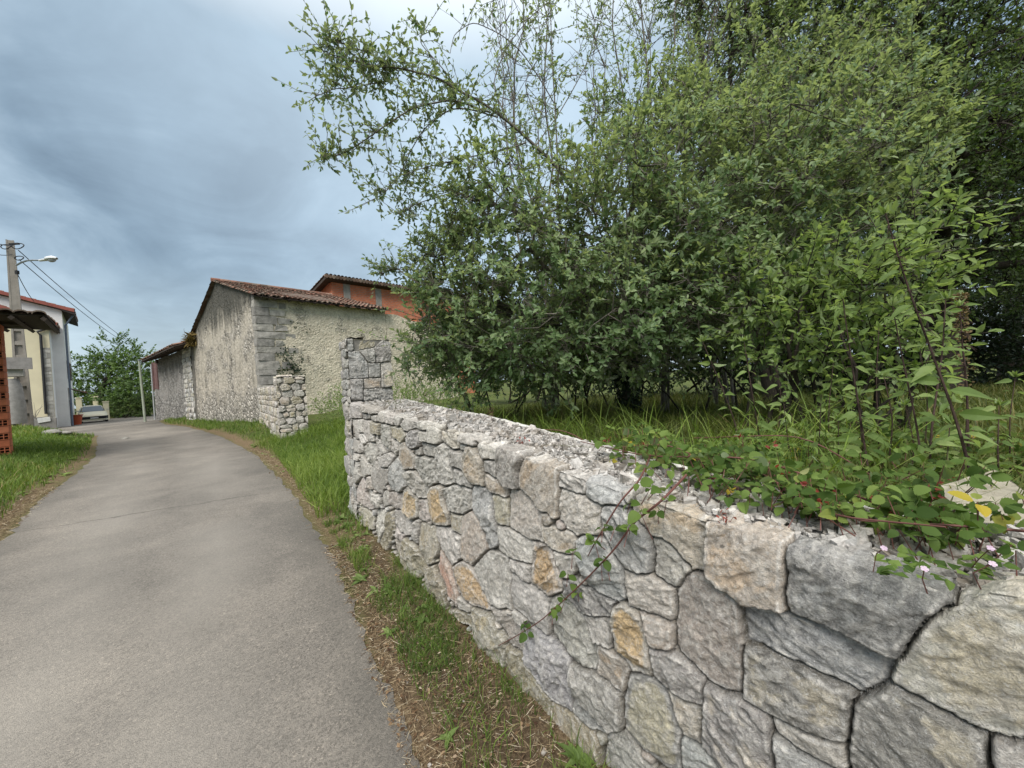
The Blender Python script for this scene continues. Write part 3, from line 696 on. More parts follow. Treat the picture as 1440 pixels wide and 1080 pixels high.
def plaster(name,base,dirt,stone,streak=True,ztop=6.6,h=2.4,peb=7.,stone_low=.0,stain=(.045,.045,.038),amt=.9,show=.5,sa=.33):
    m,nt,out=mat(name); v=coord(nt); vs=coord(nt,scale=(1.6,1.6,.28)); g=nd(nt,'NewGeometry').outputs['Position']; z=nd(nt,'SeparateXYZ',i_0=g).outputs[2]
    n1=noise(nt,v,.9,6,.65,.3); n2=noise(nt,v,5.,8,.75); n4=noise(nt,v,17.,5,.7)
    c=ramp(nt,mth(nt,'ADD',mth(nt,'MULTIPLY',n1,.4),mth(nt,'MULTIPLY',n2,.6)),[(.34,tuple(k*.72 for k in dirt)),(.45,dirt),(.54,base),(.66,tuple(min(.8,k*1.22) for k in base))])
    dv=nd(nt,'VectorMath',operation='ADD',i_0=v,i_1=nd(nt,'VectorMath',operation='SCALE',i_0=nd(nt,'TexNoise',i_Vector=v,i_Scale=4.,i_Detail=3.).outputs['Color'],i_3=.18).outputs[0]).outputs[0]
    vo=nd(nt,'TexVoronoi',feature='F1',i_Vector=dv,i_Scale=peb,i_Randomness=1.); vd=nd(nt,'TexVoronoi',feature='DISTANCE_TO_EDGE',i_Vector=dv,i_Scale=peb,i_Randomness=1.)
    st=ramp(nt,nd(nt,'SeparateColor',i_0=vo.outputs['Color']).outputs[0],[(0,tuple(k*.55 for k in stone)),(.5,stone),(1,tuple(min(.8,k*1.5) for k in stone))])
    st=mix(nt,ramp(nt,vd.outputs[0],[(.0,(1,)),(.09,(0,))]),st,tuple(k*.38 for k in stone))
    mask=mth(nt,'ADD',mth(nt,'MULTIPLY',n1,.6),mth(nt,'MULTIPLY',n2,.4))
    if stone_low:
        lowm=mth(nt,'SUBTRACT',1.,mth(nt,'DIVIDE',mth(nt,'SUBTRACT',z,.3),1.6),clamp=True); mask=mth(nt,'ADD',mask,mth(nt,'MULTIPLY',lowm,stone_low))
    sm=ramp(nt,mask,[(show,(0,)),(show+.07,(1,))])
    c=mix(nt,mth(nt,'ADD',mth(nt,'MULTIPLY',sm,.72),.18),c,st)
    hgt=mth(nt,'ADD',mth(nt,'MULTIPLY',n2,.7),mth(nt,'MULTIPLY',mth(nt,'MULTIPLY',mth(nt,'ADD',sm,.35),vd.outputs[0]),2.6))
    if streak:
        a=mth(nt,'SUBTRACT',1.,mth(nt,'DIVIDE',mth(nt,'SUBTRACT',ztop,z),h),clamp=True)
        s=mth(nt,'ADD',mth(nt,'ADD',mth(nt,'MULTIPLY',noise(nt,vs,1.5,8,.68,.4),.7),mth(nt,'MULTIPLY',n2,.3)),mth(nt,'MULTIPLY',a,sa)); s=ramp(nt,s,[(.52,(0,)),(.60,(.5,)),(.72,(1,))])
        c=mix(nt,mth(nt,'MULTIPLY',s,amt),c,mix(nt,n4,stain,tuple(k*2.4 for k in stain)))
    holes=ramp(nt,noise(nt,v,2.3,4,.6),[(.68,(0,)),(.70,(1,))]); c=mix(nt,mth(nt,'MULTIPLY',holes,.7),c,tuple(k*.35 for k in stone))
    c=mix(nt,.5,c,ramp(nt,n4,[(.3,(.6,.6,.6)),(.7,(1.35,1.35,1.35))]),'MULTIPLY')
    pbr(nt,out,c,.93,bump(nt,hgt,.9,.06),.15); return m
# ------------------------------------------------------------------ barn with the stained gable
BA=onz(370,590,.45)[:2]; BG=np.array([math.cos(math.radians(140.3)),math.sin(math.radians(140.3))]); BW=np.array([BG[1],-BG[0]])
if BW[1]<0: BW=-BW
def B(s,w,z): p=BA+BG*s+BW*w; return np.array([p[0],p[1],z])
def _gp(x,y,w=0.):
    p=onpl(x,y,BA+BW*w,BW); return float((p[:2]-BA)@BG),float(p[2])
ZA=_gp(352,417)[1]; SR,ZR=_gp(303,396); SC_,ZC=_gp(272,470); LW=float((onpl(541,434,BA,BG)[:2]-BA)@BW); SL1=(ZR-ZA)/SR; SL2=(ZR-ZC)/(SC_-SR)
SE=_gp(272,472,-1.)[1]; SF,_=_gp(198,500,-1.); SWE=_gp(218,560)[0]
def barn():
    root=thing('barn','old stone barn with a black-stained cream gable and sagging red tile roof','barn',B(4,2.5,.3))
    gt=lambda s: ZA-.03+SL1*s if s<SR else ZR-.03-(s-SR)*SL2
    mg=plaster('stained_lime_render',(.55,.495,.415),(.44,.395,.325),(.40,.37,.325),True,ZR+.1,2.9,4.6,.16,(.045,.044,.038),.95,.5,.54)
    rough_wall(BA,BG,-BW,0,SC_+.3,-.3,gt,.5,.13,.05,31).build('gable_wall',mg,root,smooth_=True)
    ml=plaster('pebbled_cream_render',(.70,.63,.495),(.61,.54,.415),(.56,.51,.41),True,ZA,.5,7.5,.0,(.14,.125,.10),.4,.53)
    b=rough_wall(v2(BA+BG*0-BW*0,0),BW,-BG,.5,LW,-.3,lambda s:ZA-.1,.5,.13,.035,37)
    rough_wall(BA,BW,-BG,LW+.03,LW+5.,-.3,lambda s:ZA-.25-.12*(s-LW)+.08*math.sin(s*3),.5,.13,.035,38,b)
    b.build('long_wall',ml,root,smooth_=True)
    # quoins on the near corner
    rg=np.random.default_rng(12); b=MB(); z=.3; k=0
    while z<ZA-.15:
        hz=rg.uniform(.22,.42); w=rg.uniform(.75,1.15) if k%2 else rg.uniform(.4,.65); d=rg.uniform(.04,.065)
        P=[B(-d,-d,z+.012),B(-d,w,z+.012),B(.3,w,z+.012),B(.3,-d,z+.012),B(-d,-d,z+hz),B(-d,w,z+hz-rg.uniform(0,.03)),B(.3,w,z+hz),B(.3,-d,z+hz)]
        b.hexa([p+rg.normal(0,.012,3) for p in P],rg.random()); z+=hz;k+=1
        if rg.random()<.8:
            ww=w+rg.uniform(.05,.12); w2=ww+rg.uniform(.2,.6)
            P=[B(-d*.7,ww,z-hz+.03),B(-d*.7,w2,z-hz+.05),B(.2,w2,z-hz+.05),B(.2,ww,z-hz+.03),B(-d*.7,ww,z-.04),B(-d*.7,w2,z-.07),B(.2,w2,z-.07),B(.2,ww,z-.04)]
            b.hexa([p+rg.normal(0,.02,3) for p in P],rg.random())
    m,nt,out=mat('quoin_stone'); v=coord(nt); c=ramp(nt,attr(nt,'tint'),[(0,(.20,.19,.175)),(.5,(.30,.285,.26)),(1,(.38,.36,.32))]); c=mix(nt,.8,c,ramp(nt,noise(nt,v,5.,6,.7),[(.3,(.45,.45,.45)),(.7,(1.4,1.4,1.4))]),'MULTIPLY'); pbr(nt,out,c,.92,bump(nt,noise(nt,v,12.,5,.7),.7,.03),.2)
    b.build('quoin',m,root)
    # roof: near slope with eave overhang, far slope
    eo=.42; up=unit(np.array([BG[0],BG[1],SL1])); O=B(0,-.18,ZA+.01)-up*eo; b=MB(); L=LW
    tiles(b,O,np.array([BW[0],BW[1],0]),up,L+.3,SR*math.hypot(1,SL1)+eo,.21,.33,5,.10,1.5)
    up2=unit(np.array([-BG[0],-BG[1],SL2])); S9=SC_+.3; O2=B(S9,L+.12,ZR-(S9-SR)*SL2+.0)-up2*.3
    tiles(b,O2,-np.array([BW[0],BW[1],0]),up2,L+.3,(S9-SR)*math.hypot(1,SL2)+.3,.21,.36,6,.05)
    for q in range(int((L+.3)/.36)):
        b.tube([B(SR,-.18+q*.36,ZR+.07),B(SR,-.18+q*.36+.4,ZR+.09)],[.11,.095],8,R.random())
    b.build('roof',M_TILE,root)
    b=MB()
    for q in np.arange(.1,L,.55): b.tube([B(.3,q,ZA-.02+.3*SL1),B(-.38,q,ZA-.08-.38*SL1)],.05,4)
    b.hexa([B(s_,w_,ZA-.045+s_*SL1+o_) for o_ in (0,.025) for s_,w_ in ((-.40,-.15),(-.40,L+.1),(.05,L+.1),(.05,-.15))])
    b.build('rafters',M_WOOD,root)
    # small slate shelf and its hook on the long wall
    b=MB(); c=onpl(522,518,BA,BG); b.box(c-v2(BG,0)*.1,(.5,.28,.06),math.atan2(BW[1],BW[0]),.6); b.build('ledge',simple('slate_ledge',(.33,.31,.28),.9),root)
barn()
# ------------------------------------------------------------------ lower lime-washed outbuilding beyond the barn
def outbuilding():
    root=thing('outbuilding','low lime-washed stone outbuilding with deep dark eaves behind the barn','outbuilding',B(17,2,.1))
    mw=plaster('flaking_whitewash',(.43,.405,.38),(.31,.29,.27),(.28,.268,.25),True,SE,1.6,4.5,.16,(.07,.065,.06),.7,.46)
    zt=lambda s:SE+.1+.02*math.sin(s); F0=SWE-2.3; N0=SC_+.3
    b=rough_wall(BA,BG,-BW,N0+2.45,F0,-.6,zt,.5,.16,.05,41); rough_wall(BA,BG,-BW,F0+.03,SWE,-.9,lambda s:2.35,.5,.16,.05,43,b); 
    rough_wall(B(SWE,0,0)[:2],BW,BG,.5,5.,-.9,lambda s:SE,.4,.3,.03,44,b); b.build('wall',mw,root,smooth_=True)
    P=[jitter_stones(0,2.5,-.1,6,.42,.28,9,'gdKkb')]
    face_mesh(np.linspace(0,2.45,110),np.linspace(0,1,190),B(N0,-.12,-.1),P[0][0],P[0][1],12,M_STONE,'stone_pier',root,None,BG,-BW,ztop=lambda u:u*0+SE,big=2.2,joint=.06,pad=.4)
    b=MB(); b.hexa([B(N0+s_,w_,z_) for z_ in (-.1,SE-.02) for s_,w_ in ((0,-.1),(2.43,-.1),(2.43,.4),(0,.4))]); b.build('pier_core',simple('pier_core',(.2,.19,.17)),root)
    up=unit(np.array([BW[0]*5,BW[1]*5,1.7])); LL=SF-9.+.0; N1=SC_-.4; LL=SF-N1; O=B(N1,-1.0,SE); b=MB()
    tiles(b,O,np.array([BG[0],BG[1],0]),up,LL,6.2,.25,.42,15,.05,1.4); b.build('roof',M_TILE,root)
    b=MB(); dn=.05
    P=[O-up*.02,O+v2(BG,0)*LL-up*.02,O+v2(BG,0)*LL+up*1.5,O+up*1.5]; b.hexa([p-np.array([0,0,.10]) for p in P]+[p-np.array([0,0,.03]) for p in P])
    for q in np.arange(.2,LL-.1,.7): b.tube([O+v2(BG,0)*q-np.array([0,0,.14]),O+v2(BG,0)*q+up*1.3-np.array([0,0,.14])],.06,4)
    b.hexa([B(s_,w_,z_) for z_ in (SE-.2,SE+.08) for s_,w_ in ((F0,-.15),(SF-.05,-.15),(SF-.05,.05),(F0,.05))])
    b.build('eaves',M_WOOD,root)
    b=MB(); rg=np.random.default_rng(5)
    for q in np.arange(F0+.1,SWE-.1,.16): b.hexa([B(q,.02,2.38-.25*(q<F0+.6)),B(q+.15,.02,2.38-.25*(q<F0+.6)),B(q+.15,.06,2.38),B(q,.06,2.38),B(q,.02,SE),B(q+.15,.02,SE),B(q+.15,.06,SE),B(q,.06,SE)],rg.random())
    for q in (F0+.1,SWE-.15): b.hexa([B(q,-.06,2.3),B(q+.14,-.06,2.3),B(q+.14,.01,2.3),B(q,.01,2.3),B(q,-.06,SE+.05),B(q+.14,-.06,SE+.05),B(q+.14,.01,SE+.05),B(q,.01,SE+.05)],.1)
    b.build('board_panel',simple('maroon_boards',(.15,.085,.08),.85,.4,5),root)
    b=MB(); b.tube([B(SWE+.05,-.1,-.6),B(SWE+.05,-.1,SE-.1)],.05,6); b.build('downpipe',simple('grey_pipe',(.35,.36,.36),.5),root)
outbuilding()
# ------------------------------------------------------------------ brick building rising behind the barn
def brickmat(name,t,c1,c2,mort,sc=1.):
    m,nt,out=mat(name); g=nd(nt,'NewGeometry').outputs['Position']; d=nd(nt,'VectorMath',operation='DOT_PRODUCT',i_0=g,i_1=(t[0],t[1],0.)).outputs['Value']; z=nd(nt,'SeparateXYZ',i_0=g).outputs[2]
    v=nd(nt,'CombineXYZ',i_0=d,i_1=z,i_2=0.).outputs[0]
    n=nd(nt,'TexBrick',i_Vector=v,i_Color1=c1+(1,),i_Color2=c2+(1,),i_Mortar=mort+(1,),i_Scale=sc); n.inputs['Brick Width'].default_value=.26; n.inputs['Row Height'].default_value=.12; n.inputs['Mortar Size'].default_value=.012
    c=mix(nt,.6,n.outputs[0],ramp(nt,noise(nt,g,3.,5,.7),[(.3,(.6,.6,.6)),(.7,(1.3,1.3,1.3))]),'MULTIPLY')
    pbr(nt,out,c,.9,bump(nt,n.outputs[1],-.5,.02),.2); return m
def brick_house():
    K=at(466,398,25.); t=unit((math.cos(math.radians(47)),math.sin(math.radians(47)))); n=np.array([t[1],-t[0]]); zt=K[2]+.15
    def Q(s,w,z): p=K[:2]+t*s-n*w; return np.array([p[0],p[1],z])
    root=thing('brick_building','red brick upper storey with a tiled roof rising behind the barn','building',Q(4,2,.4))
    mb=brickmat('red_hollow_brick',t,(.60,.195,.095),(.50,.155,.08),(.36,.25,.19))
    b=rough_wall(K[:2],t,n,0,12,0,lambda s:zt,.3,.5,.004,51); rough_wall(K[:2],-n,-t,0.3,7,0,lambda s:zt-.2*s,.3,.5,.004,52,b); rough_wall(Q(12,0,0)[:2],-n,t,.3,7,0,lambda s:zt-.2*s,.3,.5,.004,53,b); b.build('wall',mb,root)
    b=MB()
    for s in (.75,3.0): b.hexa([Q(s,-.03,0),Q(s+.45,-.03,0),Q(s+.45,.1,0),Q(s,.1,0),Q(s,-.03,zt-.1),Q(s+.45,-.03,zt-.1),Q(s+.45,.1,zt-.1),Q(s,.1,zt-.1)])
    b.hexa([Q(.0,-.025,5.4),Q(12,-.025,5.4),Q(12,.1,5.4),Q(0,.1,5.4),Q(0,-.025,5.85),Q(12,-.025,5.85),Q(12,.1,5.85),Q(0,.1,5.85)])
    b.build('concrete_frame',simple('weathered_concrete',(.30,.275,.24),.9,.3,5),root)
    up=unit(np.array([n[0]*5,n[1]*5,1.0])); b=MB(); O=Q(12.5,7.3,zt-1.46+.1); tiles(b,O,-v2(t,0),up,13.1,8.0,.24,.4,55,.0,1.2)
    for q in np.arange(-.5,12.6,.22): b.tube([Q(q,-.42,zt+.14),Q(q,-.6,zt+.10)],[.11,.115],8,R.random())
    b.build('roof',M_TILE2,root)
    b=MB(); b.hexa([Q(-.5,-.5,zt+.0),Q(12.4,-.5,zt+.0),Q(12.4,.2,zt-.12),Q(-.5,.2,zt-.12),Q(-.5,-.5,zt+.10),Q(12.4,-.5,zt+.10),Q(12.4,.2,zt+.0),Q(-.5,.2,zt+.0)])
    b.hexa([Q(-.55,-.5,zt-.05),Q(-.42,-.5,zt-.05),Q(-.42,7.2,zt-1.6),Q(-.55,7.2,zt-1.6),Q(-.55,-.5,zt+.12),Q(-.42,-.5,zt+.12),Q(-.42,7.2,zt-1.42),Q(-.55,7.2,zt-1.42)])
    b.build('eaves',M_WOOD,root)
brick_house()
# ------------------------------------------------------------------ gate pillar, stub wall
def pillar():
    u0,u1=3.68,4.14; zt=onpl(520,475,P0+WD*3.68,WD)[2]; wn=.50; n0=.0
    root=thing('stone_pillar','short squared grey stone gate pillar at the far end of the roadside wall','pillar',W(3.9,.2,0))
    def pz(x,y):
        p=onpl(x,y,P0+WD*u0,WD); return (float((p[:2]-P0)@WN)-n0,float(p[2]))
    raw=['d 267,540,340,538,345,630,280,632','v 348,540,520,542,492,605,390,630,350,625','d 395,632,492,612,498,712,450,718','d 290,645,385,642,445,720,450,828,300,835','d 455,728,540,726,540,822,458,826','K 548,725,638,720,650,790,640,890,550,895','d 503,610,560,560,640,590,635,712,505,714','t 420,838,545,832,545,898,425,904','d 296,845,412,842,415,985,310,985','d 425,912,650,900,655,985,425,990']
    polys=[];cls=[]
    for r in raw:
        k,q=r.split(' '); q=[float(a) for a in q.split(',')]; polys.append(np.array([pz(430+q[i]/5.143,370+q[i+1]/5.143) for i in range(0,len(q),2)])); cls.append(k)
    pl,cl=filler(polys,cls,0,wn,-.1,1.3,3,.05,.16,'ggb')
    o=thing_face=face_mesh(np.linspace(.0,wn,90),np.linspace(0,1,300),W(u0,n0,-.05),pl,cl,61,M_STONE,'stonework',root,None,WN,-WD,ztop=lambda u:u*0+zt,cap=.2,capn=20,big=1.,joint=.04)
    js,jc=jitter_stones(0,.45,0,2.1,.26,.2,14,'ddgK')
    face_mesh(np.linspace(.0,.45,70),np.linspace(0,1,260),W(u0,n0,-.05),js,jc,62,M_STONE,'stonework',root,None,WD,-WN,ztop=lambda u:u*0+zt,cap=.2,capn=14,big=1.,joint=.04)
    b=MB(); b.hexa([W(a_,n0+c_,z_) for z_ in (-.05,zt-.03) for a_,c_ in ((u0+.02,.02),(u1,.02),(u1,wn-.01),(u0+.02,wn-.01))]); b.build('core',simple('pillar_core',(.2,.19,.17),.95,.3,20,bmp=.5),root)
pillar()
def stub():
    zt=2.04; u0=12.0; wn=.74; SP=W(u0,-.09,0); SD=unit(BA-BW*.1-SP[:2]); SN=np.array([SD[1],-SD[0]]); SN=SN if SN@WN>0 else -SN; SLn=float(np.linalg.norm(BA-SP[:2]))+.1
    root=thing('stone_wall','short pale rubble stub wall with dark joints running from gate to barn corner','wall',W(15,.35,0.1))
    js,jc=jitter_stones(0,wn,0,2.1,.25,.24,71,'ggtyv'); face_mesh(np.linspace(0,wn,80),np.linspace(0,1,190),SP,js,jc,71,M_STONE,'post_face',root,None,WN,-WD,ztop=lambda u:u*0+zt,cap=.4,capn=14,big=1.5,joint=.05,pad=.3)
    js,jc=jitter_stones(0,6.4,0,2.2,.30,.24,72,'ggtyv'); face_mesh(np.linspace(0,SLn,420),np.linspace(0,1,150),SP,js,jc,73,M_STONE,'stonework',root,None,SD,-SN,ztop=lambda u:zt+u*.0-.28*smooth((u-.75)/.05)+.04*np.sin(u*9),cap=.4,capn=12,big=1.6,joint=.06,pad=.3)
    b=MB(); ST=lambda a_,c_,z_: np.array([SP[0]+SD[0]*a_+SN[0]*c_,SP[1]+SD[1]*a_+SN[1]*c_,z_])
    b.hexa([ST(a_,c_,z_) for z_ in (-.1,zt-.06) for a_,c_ in ((.03,.03),(.75,.03),(.75,wn-.03),(.03,wn-.03))])
    b.hexa([ST(a_,c_,z_) for z_ in (-.1,zt-.36) for a_,c_ in ((.752,.03),(SLn,.03),(SLn,.5),(.752,.5))])
    b.build('core',simple('stub_core',(.24,.225,.2),.95,.3,20,bmp=.5),root)
stub()
# ------------------------------------------------------------------ house on the left
HT=np.array([-.683,-.730]); HM=np.array([.730,-.683])
def house():
    Q0=at(78,592,29.)[:2]; zb=gz(*Q0)-.1
    def Q(s,d,z): p=Q0+HT*s+HM*d; return np.array([p[0],p[1],z])          # s to the left, d towards the viewer
    def hp(x,y,d=0.): 
        p=onpl(x,y,Q0+HM*d,HM); return float((p[:2]-Q0)@HT),float(p[2])
    root=thing('house','cream and white two storey house with red-edged tile roof and stone pilaster','house',Q(3,-3,zb))
    cream=simple('cream_render',(.68,.61,.43),.9,.08,1.2,bmp=.1); white=simple('white_render',(.78,.77,.75),.9,.12,1.,bmp=.1)
    s_e,z_e=hp(80,458); s_v,z_v=hp(61,452); sl=(z_v-z_e)/max(.1,(s_v-s_e)); sl=max(.12,min(sl,.45))
    lowtop=lambda s: z_e-.12+sl*(s-s_e)
    D2=-2.4
    su,zu=hp(104,438,D2); sv,zv=hp(14,416,D2); sl2=max(.1,(zv-zu)/(sv-su)); uptop=lambda s: zu-.15+sl2*(s-su)
    sw,_=hp(96,560,D2)
    rough_wall(Q0,HT,HM,0.,14,zb-.3,lowtop,.3,.5,.006,81).build('front_wall',cream,root)
    b=rough_wall(Q0+HM*D2,HT,HM,sw,14,zb-.3,uptop,.3,.5,.006,82); w0=Q0+HM*D2+HT*sw
    rough_wall(w0,-HM,-HT,0.3,9,zb-.3,lambda s:uptop(sw)-.05,.3,.5,.006,83,b); rough_wall(Q0,-HM,-HT,.3,2.4,zb-.3,lambda s:lowtop(0),.3,.5,.006,84,b); b.build('rear_wall',white,root)
    # pilaster of dressed stone
    sp,_=hp(61,540); _,pt=hp(70,489); b=MB(); z=zb-.2; rg=np.random.default_rng(8); k=0
    while z<pt-.05:
        h=min(rg.uniform(.22,.42),pt-z); ws=sp if k%2 else sp*.8
        cut=[0,ws] if rg.random()<.6 else [0,ws*rg.uniform(.35,.65),ws]
        for a,c in zip(cut[:-1],cut[1:]):
            d=.07+rg.uniform(0,.03); b.hexa([Q(a+.008,-.05,z+.01),Q(c-.008,-.05,z+.01),Q(c-.008,d,z+.012),Q(a+.008,d,z+.012),Q(a+.008,-.05,z+h-.01),Q(c-.008,-.05,z+h-.01),Q(c-.008,d,z+h-.012),Q(a+.008,d,z+h-.012)],rg.random())
        z+=h;k+=1
    m,nt,out=mat('pilaster_stone'); v=coord(nt); c=ramp(nt,attr(nt,'tint'),[(0,(.24,.23,.21)),(.5,(.36,.35,.32)),(1,(.48,.46,.42))]); pbr(nt,out,mix(nt,.6,c,ramp(nt,noise(nt,v,6.,5,.7),[(.3,(.6,.6,.6)),(.7,(1.3,1.3,1.3))]),'MULTIPLY'),.9)
    b.build('pilaster',m,root)
    red=simple('red_fascia',(.27,.085,.065),.7,.25,3.); dark=simple('dark_soffit',(.05,.042,.04),.9,.3,4)
    # lower roof and its eave on the right, upper roof likewise
    for nm,sE,zE,slp,d0,d1,top in (('roof',s_e,z_e,sl,.45,D2+.0,None),('roof',su,zu,sl2,D2+.35,D2-7.,None)):
        e=-1.1 if False else 0; S1=14.
        P=lambda s,d,o: Q(s,d,zE+slp*(s-sE)+o)
        b=MB(); b.hexa([P(sE,d0,-.02),P(sE,d1,-.02),P(S1,d1,-.02),P(S1,d0,-.02),P(sE,d0,.10),P(sE,d1,.10),P(S1,d1,.10),P(S1,d0,.10)][0:8],.4)
        u_=unit(np.array([HT[0],HT[1],slp])); tiles(b,P(sE,d0,.1),-np.array([HM[0],HM[1],0]),u_,abs(d0-d1),(S1-sE)*math.sqrt(1+slp*slp),.3,.5,88,0,1.)
        o=b.build(nm,M_TILE,root)
        b=MB(); b.hexa([P(sE-.02,d0+.05,-.10),P(S1,d0+.05,-.10),P(S1,d0-.0+.012,-.10),P(sE-.02,d0+.012,-.10),P(sE-.02,d0+.05,.16),P(S1,d0+.05,.16),P(S1,d0+.012,.16),P(sE-.02,d0+.012,.16)]); b.build('verge',red,root)
        b=MB(); b.hexa([P(sE-.03,d0,-.30),P(sE-.03,d1,-.30),P(sE+1.4,d1,-.08),P(sE+1.4,d0,-.08),P(sE-.03,d0,-.022),P(sE-.03,d1,-.022),P(sE+1.4,d1,-.022),P(sE+1.4,d0,-.022)]); b.build('soffit',dark,root)
    b=MB(); (a1,z1),(a2,z2),(a3,z3)=hp(74,460),hp(57,467),hp(65,582); b.tube([Q(a1,.12,z1),Q(a2+.15,.14,z2),Q(a2,.14,z2-.25),Q(a3,.14,z3)],.085,6); b.build('drainpipe',simple('black_pipe',(.03,.03,.032),.5),root)
    b=MB(); z=zu-.25; b.tube([Q(su+.05,D2-.3,z),Q(sw-.12,D2-.25,z-.9),Q(sw-.12,D2-.25,zb)],.07,6); b.build('drainpipe',simple('blue_grey_pipe',(.14,.17,.22),.5),root)
    # windows with shutters and a door under a little tiled canopy on the side wall
    def side(q,z,o): p=w0-HM*q-HT*o; return np.array([p[0],p[1],z])
    fr=simple('shutter_brown',(.10,.06,.05),.6); gl=simple('window_glass',(.03,.04,.05),.1,.1,3,spec=.8)
    for q0,q1,z0,z1,nm in ((1.2,2.3,zb+4.,zb+5.5,'window'),(4.6,5.7,zb+4.,zb+5.5,'window'),(1.0,2.2,zb,zb+2.2,'door')):
        b=MB(); b.hexa([side(q0,z0,.003),side(q1,z0,.003),side(q1,z0,.09),side(q0,z0,.09),side(q0,z1,.003),side(q1,z1,.003),side(q1,z1,.09),side(q0,z1,.09)]); f=b.build(nm,fr,root)
        b=MB(); b.hexa([side(q0+.12,z0+.1,.09),side(q1-.12,z0+.1,.09),side(q1-.12,z0+.1,.10),side(q0+.12,z0+.1,.10),side(q0+.12,z1-.1,.09),side(q1-.12,z1-.1,.09),side(q1-.12,z1-.1,.10),side(q0+.12,z1-.1,.10)]); b.build('pane',gl,f)
        if nm=='window':
            for qq in (q0-.55,q1+.02): b=MB(); b.hexa([side(qq,z0,.01),side(qq+.5,z0,.06),side(qq+.5,z0,.11),side(qq,z0,.06),side(qq,z1,.01),side(qq+.5,z1,.06),side(qq+.5,z1,.11),side(qq,z1,.06)])
            b.build('shutter',fr,f)
    b=MB(); O=side(.6,zb+2.75,.95); u_=unit(side(.6,zb+3.15,0.)-O); tiles(b,O,-np.array([HM[0],HM[1],0]),u_,2.2,1.05,.22,.33,90); b.build('canopy',M_TILE,root)
    return Q0,zb,Q
HQ0,HZ,HQ=house()
